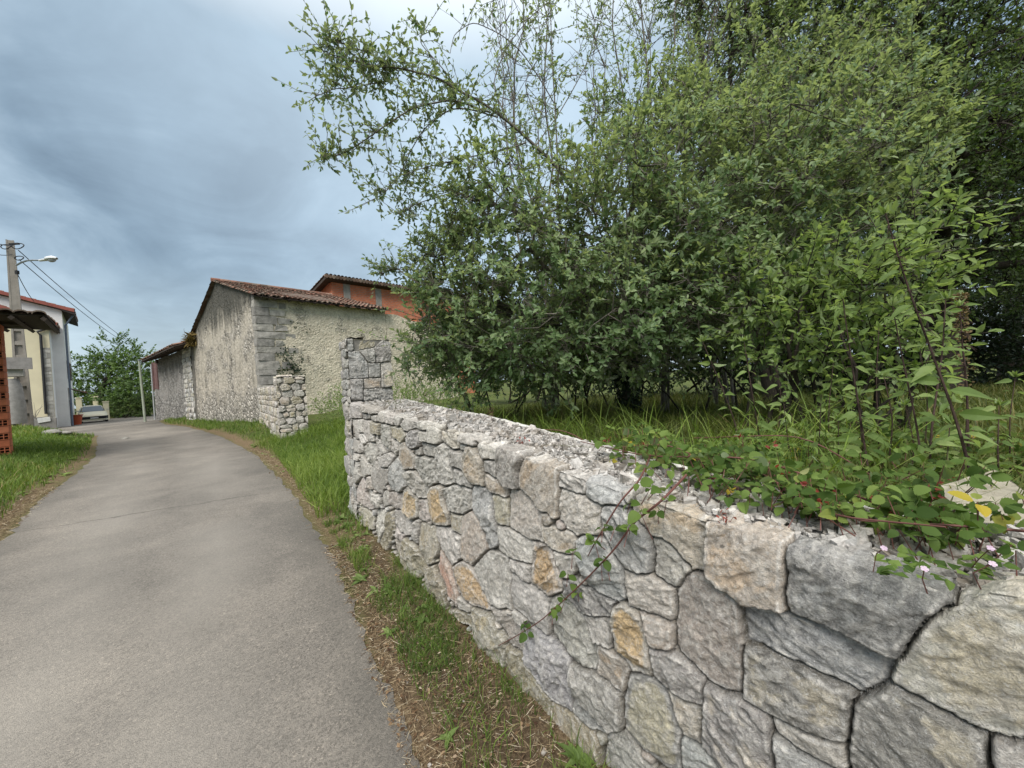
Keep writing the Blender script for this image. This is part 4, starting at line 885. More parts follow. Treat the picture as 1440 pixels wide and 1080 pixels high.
# ------------------------------------------------------------------ brick shed corner and pole at the left edge
def brick_shed():
    c=ghit(15,641); yy=c[1]; zb=c[2]-.1
    t=HT; n=HM
    def S(s,d,z): p=c[:2]+t*s+n*d; return np.array([p[0],p[1],z])
    root=thing('brick_shed','open shed with a hollow red brick pier and a mossy tiled eave','shed',S(.3,-.3,zb))
    rg=np.random.default_rng(17); b=MB(); z=zb; k=0; top=at(4,455,yy)[2]; ch=(top-zb)/20.
    d_=MB()
    for k in range(20):
        z0=zb+k*ch; z1=z0+ch-.014
        if k%2==0:
            for s0,s1 in ((0,.26),(.272,.55)): b.hexa([S(s0,-.12,z0),S(s1,-.12,z0),S(s1,0,z0),S(s0,0,z0),S(s0,-.12,z1),S(s1,-.12,z1),S(s1,0,z1),S(s0,0,z1)],.3+.5*rg.random())
            b.hexa([S(-.002,-.5,z0),S(.12,-.5,z0),S(.12,-.132,z0),S(-.002,-.132,z0),S(-.002,-.5,z1),S(.12,-.5,z1),S(.12,-.132,z1),S(-.002,-.132,z1)],.3+.5*rg.random())
        else:
            for s0 in (0.,.285):
                w=.265; nb=4; bw=.016
                for q in range(nb): 
                    x=s0+q*(w-bw)/(nb-1); b.hexa([S(x,-.12,z0),S(x+bw,-.12,z0),S(x+bw,0,z0),S(x,0,z0),S(x,-.12,z1),S(x+bw,-.12,z1),S(x+bw,0,z1),S(x,0,z1)],.4+.4*rg.random())
                hb=.016
                for zz in (z0,(z0+z1)/2-hb/2,z1-hb): 
                    for q in range(nb-1):
                        x=s0+q*(w-bw)/(nb-1)+bw; x2=s0+(q+1)*(w-bw)/(nb-1); b.hexa([S(x,-.12,zz),S(x2,-.12,zz),S(x2,-.001,zz),S(x,-.001,zz),S(x,-.12,zz+hb),S(x2,-.12,zz+hb),S(x2,-.001,zz+hb),S(x,-.001,zz+hb)],.5)
            b.hexa([S(-.002,-.5,z0),S(.12,-.5,z0),S(.12,-.132,z0),S(-.002,-.132,z0),S(-.002,-.5,z1),S(.12,-.5,z1),S(.12,-.132,z1),S(-.002,-.132,z1)],.3+.5*rg.random())
    m,nt,out=mat('hollow_brick'); v=coord(nt); cc=ramp(nt,attr(nt,'tint'),[(0,(.32,.09,.045)),(.5,(.46,.14,.065)),(1,(.54,.20,.11))]); pbr(nt,out,mix(nt,.5,cc,ramp(nt,noise(nt,v,9.,5,.7),[(.3,(.6,.6,.6)),(.7,(1.25,1.25,1.25))]),'MULTIPLY'),.9)
    b.build('pier',m,root)
    b=MB(); b.hexa([S(.01,-.49,zb),S(.5,-.49,zb),S(.5,-.1,zb),S(.01,-.1,zb),S(.01,-.49,top-.02),S(.5,-.49,top-.02),S(.5,-.1,top-.02),S(.01,-.1,top-.02)]); b.build('pier_core',simple('shed_mortar_and_hole_shade',(.05,.035,.03),.95),root)  # near-black core colour paints the shade inside the brick holes, and fills joints
    # eave: tiles seen from below; edge parallel to the front
    OV=1.9; e0=onpl(66,441,c[:2]+n*OV,n); s_e=float((e0[:2]-c[:2])@t); d_e=float((e0[:2]-c[:2])@n); zE=e0[2]
    up=unit(np.array([-n[0],-n[1],.05])); b=MB(); L=4.
    tiles(b,np.array([*(c[:2]+t*s_e+n*OV),zE-.03]),v2(t,0),up,L,4.6,.24,.34,19,0,1.8); b.build('roof',M_TILE2,root)
    b=MB(); O=np.array([*(c[:2]+t*s_e+n*(OV-.03)),zE-.08])
    for q in np.arange(.06,L,.5): b.tube([O+v2(t,0)*q-np.array([0,0,.05]),O+v2(t,0)*q+up*4.5-np.array([0,0,.05])],.06,4)
    for q in np.arange(.02,4.5,.24): 
        o=O+up*q+np.array([0,0,.012]); b.hexa([o,o+v2(t,0)*L,o+v2(t,0)*L+up*.2,o+up*.2]+[p+np.array([0,0,.022]) for p in (o,o+v2(t,0)*L,o+v2(t,0)*L+up*.2,o+up*.2)])
    # wall plate and beam on the pier
    b.hexa([S(s_e+.5,-.3,top),S(L+s_e,-.3,top),S(L+s_e,-.1,top),S(s_e+.5,-.1,top),S(s_e+.5,-.3,top+.2),S(L+s_e,-.3,top+.2),S(L+s_e,-.1,top+.2),S(s_e+.5,-.1,top+.2)])
    b.build('rafters',M_WOOD,root)
    b=rough_wall(S(0.5,0,0)[:2],t,n,.1,3.5,zb-.2,lambda s:top,.12,.3,.003,91); b.build('wall',brickmat('shed_brick',t,(.36,.10,.05),(.30,.085,.045),(.2,.15,.12)),root)
brick_shed()
def pole_and_lamp():
    Y=21.5; g=at(38,598,Y); zb=gz(g[0],Y)-.1; T=at(14,338,Y); X=T[0]; H=T[2]
    base=np.array([at(36,596,Y)[0],Y,zb]); top=np.array([X,Y,H])
    a=math.atan2(HT[1],HT[0]); t=HT; n=HM
    root=thing('utility_pole','tall tapering concrete utility pole with recessed panels beside the house','pole',base)
    b=MB()
    def sec(k,s,d): p=base+(top-base)*k; w=(.30-.16*k); e=(.20-.09*k); return p+v2(t,0)*s*w+v2(n,0)*d*e
    for s0,s1 in ((-1,-.62),(.62,1)):
        b.hexa([sec(0,s0,-1),sec(0,s1,-1),sec(0,s1,1),sec(0,s0,1),sec(1,s0,-1),sec(1,s1,-1),sec(1,s1,1),sec(1,s0,1)])
    b.hexa([sec(0,-.62,-.35),sec(0,.62,-.35),sec(0,.62,.35),sec(0,-.62,.35),sec(1,-.62,-.35),sec(1,.62,-.35),sec(1,.62,.35),sec(1,-.62,.35)])
    for k in np.arange(.02,.55,.072):
        k2=k+.02; b.hexa([sec(k,-.62,-.9),sec(k,.62,-.9),sec(k,.62,.9),sec(k,-.62,.9),sec(k2,-.62,-.9),sec(k2,.62,-.9),sec(k2,.62,.9),sec(k2,-.62,.9)])
    b.hexa([sec(.56,-.62,-.92),sec(.56,.62,-.92),sec(.56,.62,.92),sec(.56,-.62,.92),sec(.998,-.62,-.92),sec(.998,.62,-.92),sec(.998,.62,.92),sec(.998,-.62,.92)])
    b.build('shaft',simple('aged_concrete',(.27,.245,.215),.9,.22,2.5,bmp=.3),root)
    b=MB(); rg=np.random.default_rng(2)
    def px(x,y,dy=0.): return at(x,y,Y-.3+dy)
    CB=simple('black_cable',(.02,.02,.022),.6)
    for c_,r in ((px(25,346),.28),(px(8,347),.22),(px(27,363),.2)):
        b=MB(); b.tube([c_+r*np.array([math.cos(q)*1.2,.1*math.sin(q*2),math.sin(q)*.55]) for q in np.linspace(0,2*math.pi,14)],.025,5); b.build('cable_loop',CB,root)
    b=MB(); b.box(px(24,383),(.12,.12,.2)); b.build('junction_box',CB,root)
    b=MB(); b.box(px(20,343),(.5,.1,.08)); b.build('bracket',CB,root)
    lr=thing('street_lamp','grey arm street lamp with a pale head fixed to the utility pole','lamp',px(24,372))
    b=MB(); b.tube([px(23,373),px(30,369),px(38,366.5),px(47,365.8),px(57,366)],.045,6); b.build('arm',simple('galvanised',(.27,.30,.33),.45,.15,4,.6),lr)
    b=MB(); A_=px(56,366.3); Bp=px(80,363.5); ax=unit(Bp-A_); L=np.linalg.norm(Bp-A_); sd=unit(np.cross(ax,[0,0,1.])); V=[];prof=[(0,.07,.06,.06),(.4,.10,.09,.07),(.46,.17,.17,.04),(.75,.18,.18,.03),(.93,.13,.11,.02),(1.,.05,.06,.02)]
    for k,w,u,dn in prof:
        for q in range(10):
            an=2*math.pi*q/10; z=math.sin(an); V.append(A_+ax*L*k+sd*w*math.cos(an)+np.array([0,0,1.])*(u if z>0 else dn)*z)
    b.add(V,[[k*10+q,k*10+(q+1)%10,(k+1)*10+(q+1)%10,(k+1)*10+q] for k in range(5) for q in range(10)]); b.build('lamp_head',simple('pale_lamp_shell',(.62,.64,.66),.4,.08,4),lr,smooth_=True)
    b=MB(); c_=A_+ax*L*.7-np.array([0,0,.04]); V=[]
    for r,z in ((1,0),(.8,-.08),(.4,-.12),(.02,-.13)):
        for q in range(10): an=2*math.pi*q/10; V.append(c_+ax*.24*L*math.cos(an)*r*.9+sd*.14*math.sin(an)*r+np.array([0,0,z]))
    b.add(V,[[k*10+q,k*10+(q+1)%10,(k+1)*10+(q+1)%10,(k+1)*10+q] for k in range(3) for q in range(10)]); b.build('diffuser',simple('milky_glass',(.35,.38,.42),.25,.1,4),lr,smooth_=True)
    cm=bpy.data.materials['black_cable']
    def cable(A,Bq,sag,label,r=.022):
        b=MB(); q=np.linspace(0,1,24)[:,None]; p=A*(1-q)+Bq*q; p[:,2]-=4*sag*(q*(1-q))[:,0]; b.tube(p,r,5,cap=False); b.build('overhead_cable',cm,label=label,cat='cable',kind='thing',org=A)
    cable(px(26,352),at(192,487,52.),.35,'upper black power cable running from pole top over the road')
    cable(px(27,365),at(180,484,52.),.35,'lower black power cable just below its twin over the road')
    cable(px(24,384),at(48,424,Y+6),.15,'thin black service wire dropping from the pole to the house roof',.018)
    cable(px(18,345),at(-60,309,Y-6),.3,'black cable leaving the pole top towards the left edge')
    cable(px(17,358),at(-60,330,Y-6),.3,'second black cable below it at the left edge of the sky',.018)
pole_and_lamp()
# ------------------------------------------------------------------ things by the house
def rockmesh(name,c,size,seed,mt,label,cat='rock',group=None):
    rg=np.random.default_rng(seed); b=MB(); nu,nv=12,8; V=[]
    for i in range(nv+1):
        th=math.pi*i/nv
        for j in range(nu):
            ph=2*math.pi*j/nu; d=np.array([math.sin(th)*math.cos(ph),math.sin(th)*math.sin(ph),math.cos(th)]); V.append(d)
    V=np.array(V); r=.75+.5*fbm(V*1.6+seed*3.1,seed,3); r=np.minimum(r,1.05-.1*rg.random()); V=V*r[:,None]*np.array(size)/2
    F=[[i*nu+j,i*nu+(j+1)%nu,(i+1)*nu+(j+1)%nu,(i+1)*nu+j] for i in range(nv) for j in range(nu)]
    b.add(V+np.array(c)+np.array([0,0,size[2]*.3]),np.array(F)[:,::-1]); b.build(name,mt,label=label,cat=cat,group=group,kind='thing',org=c)
M_ROCK=simple('pale_rock',(.22,.212,.19),.9,.25,5,bmp=.6)
def house_things():
    g=at(58,597,24.2); g[2]=gz(g[0],g[1]); c=g; b=MB(); root=thing('stone_trough','grey stone trough with a white plate leaning below the house pilaster','trough',c)
    a=HT; n=HM; z=c[2]-.1; h=.9
    def S(s,d,zz): p=c[:2]+a*s+n*d; return np.array([p[0],p[1],zz])
    def bx(s0,s1,d0,d1,z0,z1): b.hexa([S(s0,d0,z0),S(s1,d0,z0),S(s1,d1,z0),S(s0,d1,z0),S(s0,d0,z1),S(s1,d0,z1),S(s1,d1,z1),S(s0,d1,z1)])
    w=.62
    bx(-w,w,-.55,-.45,z,z+h); bx(-w,w,0,.1,z,z+h); bx(-w,-w+.12,-.45,0,z,z+h); bx(w-.12,w,-.45,0,z,z+h); bx(-w+.12,w-.12,-.45,0,z,z+.6)
    b.build('basin',simple('trough_stone',(.25,.24,.225),.9,.25,4,bmp=.5),root)
    b=MB(); P=[onpl(x,y,c[:2]+n*.14,n) for x,y in ((52,588),(70,586),(71.5,592),(53.5,595))]; b.hexa([p-v2(n,0)*.02 for p in P]+[p+v2(n,0)*.02 for p in P]); b.build('white_plate',simple('chalky_plate',(.62,.62,.60),.7,.12,6),root)
    # bare potted shrub sitting in the trough
    pr=thing('potted_plant','straggly leafless plant in a pale bowl on the stone trough','plant',S(.25,-.2,z+h)); b=MB(); rg=np.random.default_rng(3)
    b.lathe([(.02,-.35),(.18,-.35),(.30,.05),(.33,.12),(.29,.12),(.2,.06),(.02,.05)],S(.25,-.2,z+h),12); b.build('pot',simple('bowl_grey',(.38,.36,.34),.8),pr)
    b=MB()
    for k in range(12):
        d=unit(rg.normal(0,.5,3)+np.array([0,0,1.2])); p=S(.25,-.2,z+h+.05); b.tube([p,p+d*.5,p+d*.9+rg.normal(0,.15,3)],[.02,.014,.006],4)
    b.build('twigs',simple('grey_twig',(.22,.2,.17),.9),pr)
    # timber gate post with lintel and board
    gp=at(17,594,20.5); gp[2]=gz(gp[0],gp[1]); r=thing('gate_post','rounded grey stone gatepost carrying a rough timber lintel and plank','post',gp)
    def G(x,y,d=0.): p=onpl(x,y,gp[:2]+n*d,n); return p
    P=[G(20,596),G(18,570),G(15,545),G(13,533)]; b=MB(); b.tube(P,[.46,.45,.40,.30],12); b.build('stone_post',simple('gatepost_stone',(.30,.285,.27),.9,.25,5,bmp=.5),r,smooth_=True)
    b=MB(); 
    def slab(x0,y0,x1,y1,hh,d0,d1):
        A_,B_=G(x0,y0,d0),G(x1,y1,d0); C_,D_=A_-v2(n,0)*(d0-d1),B_-v2(n,0)*(d0-d1); u=np.array([0,0,hh]); b.hexa([C_,D_,B_,A_,C_+u,D_+u,B_+u,A_+u])
    slab(-10,530,33,529,.42,.35,-.4); b.build('lintel',simple('weathered_beam',(.33,.31,.28),.9,.25,5,bmp=.4),r)
    b=MB(); slab(4,519,46,519,.62,.5,.38); b.build('board',simple('silvered_board',(.25,.235,.225),.9,.25,5,bmp=.4),r)
    # bucket
    g=ghit(106,598); b=MB(); r=thing('bucket','orange-red plastic bucket standing at the corner of the white house','bucket',g); k=1.15
    b.lathe([(.02,.01),(.30*k,.01),(.40*k,.72*k),(.43*k,.72*k),(.43*k,.77*k),(.37*k,.77*k),(.29*k,.1),(.02,.1)],g,18); b.build('tub',simple('orange_plastic',(.45,.09,.035),.5,.12,4),r,smooth_=False)
    b=MB(); b.tube([g+np.array([.42*k*math.cos(q),.1,.74*k+.0-.25*math.sin(q)]) for q in np.linspace(0,math.pi,10)],.014,5); b.build('handle',bpy.data.materials['grey_pipe'],r)
    rockmesh('rock',ghit(73,611),(.8,.5,.3),5,M_ROCK,'larger pale boulder on the left grass verge below the house')
    rockmesh('rock',ghit(91,611),(.6,.45,.22),6,M_ROCK,'smaller pale boulder right of its neighbour on the grass verge')
    rockmesh('rock',ghit(177,618),(.3,.26,.12),7,M_ROCK,'small loose pale stone lying on the road surface')
    rockmesh('rock',ghit(16,602),(.7,.5,.35),8,simple('grey_rock',(.3,.29,.27),.9,.3,5,bmp=.5),'flat grey rock at the foot of the rounded gatepost')
    cm=simple('cream_post',(.66,.60,.42),.8,.12,2)
    for x,y0,y1,Y,lab in ((111.5,559,585,41.,'left cream gatepost behind the parked car'),(135,557,585,44.,'middle cream gatepost rising behind the car roof'),(149.5,564,590,40.5,'right cream gatepost beside the car mirror')):
        p=at(x,(y0+y1)/2,Y); z0=gz(p[0],p[1])-.1; z1=at(x,y0,Y)[2]; r=thing('cream_gatepost',lab,'gatepost',v2(p,z0),'cream gateposts behind the car'); b=MB()
        b.box(v2(p,(z0+z1)/2-.05),(.42,.42,z1-z0-.1),.75); b.build('shaft',cm,r); b=MB(); b.box(v2(p,z1-.05),(.5,.5,.1),.75); b.build('cap',cm,r)
    g=at(203.5,581,30.5); g[2]=gz(g[0],g[1]); T=at(195.5,507,g[1]); r=thing('slender_pole','thin pale green leaning pole standing by the outbuilding','pole',g); b=MB(); b.tube([g-np.array([0,0,.2]),np.array([T[0],g[1],T[2]])],[.085,.065],8); b.build('shaft',simple('greenish_wood',(.30,.33,.26),.85,.2,3),r); b=MB(); p=np.array([T[0],g[1],T[2]]); b.lathe([(.075,-.02),(.09,0),(.09,.08),(.02,.1)],p,8); b.build('cap',bpy.data.materials['galvanised'],r)
house_things()
# ------------------------------------------------------------------ parked car
def car():
    Y=36.5; c=at(131,593,Y); z0=gz(c[0],c[1])+.0; h=unit(-np.array([c[0],c[1]])+np.array([1.5,2.0])); l=np.array([-h[1],h[0]])     # h = forward, l = left
    root=thing('parked_car','pale champagne hatchback parked facing the road by the house','car',v2(c,z0))
    def C(x,y,z): p=c[:2]+h*x+l*y*1.03; return np.array([p[0],p[1],z0+z*1.13])
    paint=simple('champagne_paint',(.58,.55,.42),.45,.04,2,.1,.35); blk=simple('black_trim',(.018,.018,.02),.6); gl=simple('car_glass',(.07,.105,.14),.35,.05,2,spec=.25)
    def loft(secs,mt,nm,par,sm=True):
        b=MB(); V=[];k=len(secs[0][1])
        for x,pts in secs:
            for y,z in pts: V.append(C(x,y,z))
        F=[[i*k+j,i*k+j+1,(i+1)*k+j+1,(i+1)*k+j] for i in range(len(secs)-1) for j in range(k-1)]
        b.add(V,F)
        for e in (0,len(secs)-1): b.add(V[e*k:(e+1)*k],[list(range(k))])
        return b.build(nm,mt,par,smooth_=sm)
    def body(x,w,zl,zs,zh): 
        half=[(w*.9,zl),(w,zl+.12),(w*1.0,zs-.12),(w*.95,zs),(w*.70,zh-.015),(w*.35,zh)]
        return (x,half+[(-a,z) for a,z in reversed(half)])
    loft([body(2.02,.62,.34,.52,.56),body(1.96,.76,.28,.60,.66),body(1.75,.84,.24,.68,.74),body(1.2,.87,.22,.80,.88),body(.75,.88,.22,.88,.95),body(0,.885,.22,.90,.97),body(-1.2,.885,.22,.93,.98),body(-1.9,.86,.25,.94,.98),body(-2.12,.74,.34,.9,.93)],paint,'body',root)
    def cab(x,w0,z0_,w1,z1): half=[(w0,z0_),(w1+.06,z1-.09),(w1*.86,z1-.02),(w1*.4,z1)]; return (x,half+[(-a,z) for a,z in reversed(half)])
    loft([cab(.42,.72,.93,.60,1.16),cab(.0,.78,.93,.60,1.38),cab(-.5,.80,.93,.60,1.44),cab(-1.3,.80,.93,.58,1.42),cab(-1.75,.78,.93,.54,1.30),cab(-2.0,.72,.93,.5,1.05)],paint,'roof',root)
    b=MB(); b.hexa([C(.86,-.68,.945),C(.86,.68,.945),C(.80,.68,.93),C(.80,-.68,.93),C(.09,-.56,1.372),C(.09,.56,1.372),C(.03,.56,1.36),C(.03,-.56,1.36)]); b.build('windscreen',gl,root)
    for s in (-1,1):
        b=MB(); b.hexa([C(.55,s*.775,.96),C(-1.75,s*.80,.98),C(-1.75,s*.78,.98),C(.55,s*.745,.96),C(.1,s*.655,1.3),C(-1.5,s*.655,1.33),C(-1.5,s*.63,1.33),C(.1,s*.63,1.3)]); b.build('side_window',gl,root)
        b=MB(); b.hexa([C(1.80,s*.46,.60),C(1.62,s*.80,.62),C(1.50,s*.80,.62),C(1.66,s*.46,.60),C(1.76,s*.48,.73),C(1.55,s*.79,.76),C(1.45,s*.78,.76),C(1.62,s*.48,.73)]); b.build('headlight',simple('headlamp_glass',(.25,.27,.30),.3,.05,3,spec=.8),root)
        b=MB(); b.hexa([C(.50,s*.84,.96),C(.50,s*1.04,.97),C(.38,s*1.04,.97),C(.38,s*.84,.96),C(.50,s*.84,1.08),C(.50,s*1.03,1.1),C(.38,s*1.03,1.1),C(.38,s*.84,1.08)]); b.build('mirror',paint,root)
    b=MB(); b.hexa([C(2.085,-.70,.34),C(2.085,.70,.34),C(1.8,.86,.34),C(1.8,-.86,.34),C(2.085,-.70,.54),C(2.085,.70,.54),C(1.8,.89,.56),C(1.8,-.89,.56)]); b.build('grille',blk,root)
    b=MB(); b.hexa([C(2.09,-.74,.20),C(2.09,.74,.20),C(1.7,.86,.20),C(1.7,-.86,.20),C(2.09,-.74,.32),C(2.09,.74,.32),C(1.7,.88,.32),C(1.7,-.88,.32)]); b.build('bumper',paint,root)
    b=MB(); b.box(C(2.1,0,.42),(.03,.5,.11),math.atan2(h[1],h[0])); b.build('number_plate',simple('plate_white',(.6,.6,.58),.5,.05),root)
    for x in (1.25,-1.35):
        for s in (-1,1):
            ring=[C(x+.31*math.cos(q),s*.80,.31+.31*math.sin(q)) for q in np.linspace(0,2*math.pi,19)]; A_=C(x,s*.68,.31);Bq=C(x,s*.89,.31)
            b=MB(); ax=unit(Bq-A_); V=[]
            for r,k in ((.24,0),(.31,.03),(.31,.18),(.24,.21),(.19,.2)):
                for q in range(18): an=2*math.pi*q/18; V.append(A_+ax*k+r*(math.cos(an)*v2(h,0)+math.sin(an)*np.array([0,0,1.])))
            b.add(V,[[k*18+q,k*18+(q+1)%18,(k+1)*18+(q+1)%18,(k+1)*18+q] for k in range(4) for q in range(18)]); w=b.build('wheel',blk,root)
            b=MB(); V=[A_+ax*.19]+[A_+ax*.2+.19*(math.cos(2*math.pi*q/18)*v2(h,0)+math.sin(2*math.pi*q/18)*np.array([0,0,1.])) for q in range(18)]; b.add(V,[[0,q+1,(q+1)%18+1] for q in range(18)]); b.build('rim',simple('rim_silver',(.4,.4,.4),.4,.05,3,.7),w)
car()
# ------------------------------------------------------------------ plants
def rnd_dirs(rg,n): v=rg.normal(0,1,(n,3)); return v/np.linalg.norm(v,axis=1)[:,None]
def twig_leaves(b,rg,A,Bv,nl,L,wr,up=.7,tint=(0,1),spread=.9,prof=None,fold=.3,droop=.2,start=.15,tn=None,out=None):
    """nl leaves along each twig A->B (arrays)"""
    n=len(A)
    if n==0: return
    T=Bv-A; Ln=np.linalg.norm(T,axis=1)[:,None]; T=T/(Ln+1e-9)
    tt=np.repeat(np.linspace(start,1,nl)[None],n,0)+rg.uniform(-.04,.04,(n,nl)); tt[:,-1]=1
    P=A[:,None]+(Bv-A)[:,None]*tt[...,None]
    rd=rnd_dirs(rg,n*nl).reshape(n,nl,3); D=T[:,None]*.55+rd*spread; D[:,-1]=T+rd[:,-1]*.3; D[...,2]+=.12
    N=rd*.0+rnd_dirs(rg,n*nl).reshape(n,nl,3)*(1-up)+np.array([0,0,up])
    if out is not None: N=N*.75+out[:,None]*.62
    base=rg.random(n) if tn is None else tn
    ti=np.clip(base[:,None]*.55+rg.random((n,nl))*.45,0,1)*(tint[1]-tint[0])+tint[0]
    l=L*rg.uniform(.6,1.15,(n,nl)); 
    kw={} if prof is None else {'prof':prof}
    b.leaves(P.reshape(-1,3),D.reshape(-1,3),N.reshape(-1,3),l.ravel(),(l*wr).ravel()*rg.uniform(.85,1.1,n*nl),ti.ravel(),fold=fold,droop=droop,**kw)
def ell(px,py,Y,rx,ry,rd): return (at(px,py,Y),np.array([rx*Y/FOC,rd,ry*Y/FOC]))
def sample_ells(rg,ells,n,bias=.45,lo=.0):
    w=np.array([np.prod(e[1])**.75 for e in ells]); k=rg.choice(len(ells),n,p=w/w.sum())
    C=np.array([e[0] for e in ells])[k]; Rr=np.array([e[1] for e in ells])[k]
    d=rnd_dirs(rg,n); r=lo+(1-lo)*rg.random(n)**bias
    return C+d*Rr*r[:,None], unit_rows(d/Rr), k
def sample_clumps(rg,ells,ncl,per,rad,bias=.45,lo=.15):
    C,D,k=sample_ells(rg,ells,ncl,bias,lo); r=rad*rg.uniform(.5,1.35,ncl); m=rg.poisson(per*(r/rad)**1.5); i=np.repeat(np.arange(ncl),m); n=len(i)
    d=rnd_dirs(rg,n); P=C[i]+d*(r[i]*rg.random(n)**.5*.75)[:,None]; P[:,2]-=0; dirs=unit_rows(d*.9+D[i]*.55+rnd_dirs(rg,n)*.45+np.array([0,0,.2])); global OUT_; OUT_=unit_rows(D[i]+d*.5); return P,dirs,np.clip(i*0+rg.random(ncl)[i],0,1),C
def unit_rows(v): return v/(np.linalg.norm(v,axis=1)[:,None]+1e-9)
def curve(rg,A,B_,n=8,wob=.06,lift=0.):
    t=np.linspace(0,1,n)[:,None]; p=np.array(A)*(1-t)+np.array(B_)*t; L=np.linalg.norm(np.array(B_)-A)
    p+=np.cumsum(rg.normal(0,wob*L/n**.5,(n,3)),0)*np.sin(math.pi*t)**.7; p[:,2]+=lift*L*np.sin(math.pi*t[:,0]); p[0]=A; p[-1]=B_; return p
def skeleton(rg,wood,base,fork,ells,r0,nsub=6,trunk=None):
    pts=[]
    tr=curve(rg,base,fork,8,.05) if trunk is None else trunk
    wood.tube(tr,np.linspace(r0,r0*.6,len(tr))*np.where(np.arange(len(tr))==0,1.25,1),10); pts.append(tr)
    for c,rr in ells:
        l=curve(rg,tr[-1]+(tr[-2]-tr[-1])*rg.random(),c,9,.07,.06); wood.tube(l,np.linspace(r0*.42,r0*.14,9),6); pts.append(l)
        for _ in range(nsub):
            d=rnd_dirs(rg,1)[0]; d[2]=d[2]*.7+.15; e=c+d*rr*rg.uniform(.6,.98); s=l[rg.integers(4,9)]
            q=curve(rg,s,e,7,.09,.03); wood.tube(q,np.linspace(r0*.12,.006,7),5); pts.append(q)
    return np.concatenate(pts)
def link(rg,wood,S,P,maxd,frac,ra=.006,rb=.003):
    m=rg.random(len(P))<frac; P=P[m]; out=[]
    for a in range(0,len(P),500):
        q=P[a:a+500]; d=((q[:,None]-S[None])**2).sum(-1); i=d.argmin(1); ok=d[np.arange(len(q)),i]<maxd**2
        out.append((S[i][ok],q[ok]))
    A=np.concatenate([o[0] for o in out]); Bq=np.concatenate([o[1] for o in out]); M=(A+Bq)/2+rg.normal(0,.05,A.shape)
    wood.sticks(A,M,ra,(ra+rb)/2); wood.sticks(M,Bq,(ra+rb)/2,rb)
def barkmat(name,c1,c2):
    m,nt,out=mat(name); v=coord(nt,scale=(1,1,.35)); n=noise(nt,v,22.,5,.7); pbr(nt,out,ramp(nt,n,[(.3,c1),(.7,c2)]),.92,bump(nt,n,.7,.02),.15); return m
M_BARK=barkmat('grey_brown_bark',(.07,.06,.05),(.20,.18,.155)); M_BARKD=barkmat('dark_bark',(.02,.017,.014),(.06,.05,.04)); M_STEM=barkmat('purple_stem',(.035,.022,.02),(.09,.06,.05))
M_APPLE=leafmat('apple_leaf',[(0,(.066,.118,.048)),(.3,(.122,.192,.082)),(.65,(.195,.270,.125)),(1,(.31,.375,.19))],(.27,.30,.23),.45,.42,.32)
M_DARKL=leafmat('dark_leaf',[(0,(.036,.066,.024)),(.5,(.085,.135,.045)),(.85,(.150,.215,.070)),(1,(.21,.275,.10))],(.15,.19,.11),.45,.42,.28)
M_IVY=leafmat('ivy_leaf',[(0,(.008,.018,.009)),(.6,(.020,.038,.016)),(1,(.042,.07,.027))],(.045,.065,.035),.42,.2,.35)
M_NETTLE=leafmat('nettle_leaf',[(0,(.10,.155,.045)),(.5,(.17,.245,.075)),(1,(.26,.33,.12))],(.25,.31,.17),.55,.42,.2)
M_BRAM=leafmat('bramble_leaf',[(0,(.038,.072,.016)),(.5,(.078,.130,.028)),(.93,(.15,.215,.055)),(.985,(.19,.22,.05)),(1,(.40,.31,.04))],(.20,.25,.14),.6,.32,.14)
M_MEAD=leafmat('far_leaf',[(0,(.035,.070,.018)),(.5,(.085,.145,.036)),(1,(.16,.235,.07))],None,.5,.3,.3)
def grassmat(name,stops): return leafmat(name,stops,None,.55,.3,.25)
M_GRASS=grassmat('verge_grass',[(0,(.052,.097,.019)),(.5,(.122,.188,.034)),(.85,(.185,.255,.055)),(.93,(.24,.235,.085)),(1,(.36,.29,.15))])
M_GRASSO=grassmat('olive_meadow_grass',[(0,(.045,.065,.016)),(.5,(.10,.125,.030)),(.8,(.16,.165,.05)),(1,(.26,.21,.09))])
M_GRASSB=grassmat('bright_grass',[(0,(.06,.11,.018)),(.5,(.14,.21,.035)),(1,(.26,.32,.08))])
def blades(b,rg,P,h,w,bend,tint):
    n=len(P); a=rg.uniform(0,2*math.pi,n); D=np.stack([np.cos(a),np.sin(a),a*0],-1); S=np.stack([-np.sin(a+rg.normal(0,.6,n)),np.cos(a+rg.normal(0,.6,n)),a*0],-1)
    st=((0,1.),(.4,.85),(.75,.5),(1,.06)); V=np.zeros((n,8,3))
    for i,(t,q) in enumerate(st):
        c=P+D*(h*bend*t*t)[:,None]; c[:,2]+=h*(t-.35*np.minimum(bend,1.6)*t*t)
        V[:,2*i]=c+S*(w*q*.5)[:,None]; V[:,2*i+1]=c-S*(w*q*.5)[:,None]
    F=np.array([[0,1,3,2],[2,3,5,4],[4,5,7,6]])[None]+8*np.arange(n)[:,None,None]
    b.add(V.reshape(-1,3),F.reshape(-1,4),np.repeat(tint,3))
def scatter(rg,n,box,cond,clump=None):
    x=rg.uniform(box[0],box[1],n); y=rg.uniform(box[2],box[3],n); u,nn=ucoord(x,y); dr=-sdpoly(x,y,ROAD)
    k=cond(x,y,u,nn,dr)
    if clump is not None: k=k*smooth((fbm(np.stack([x*clump,y*clump,x*0],-1),int(clump*7),3)-.36)/.22)
    m=rg.random(n)<k; x,y=x[m],y[m]; return np.stack([x,y,terrain(x,y)],-1)
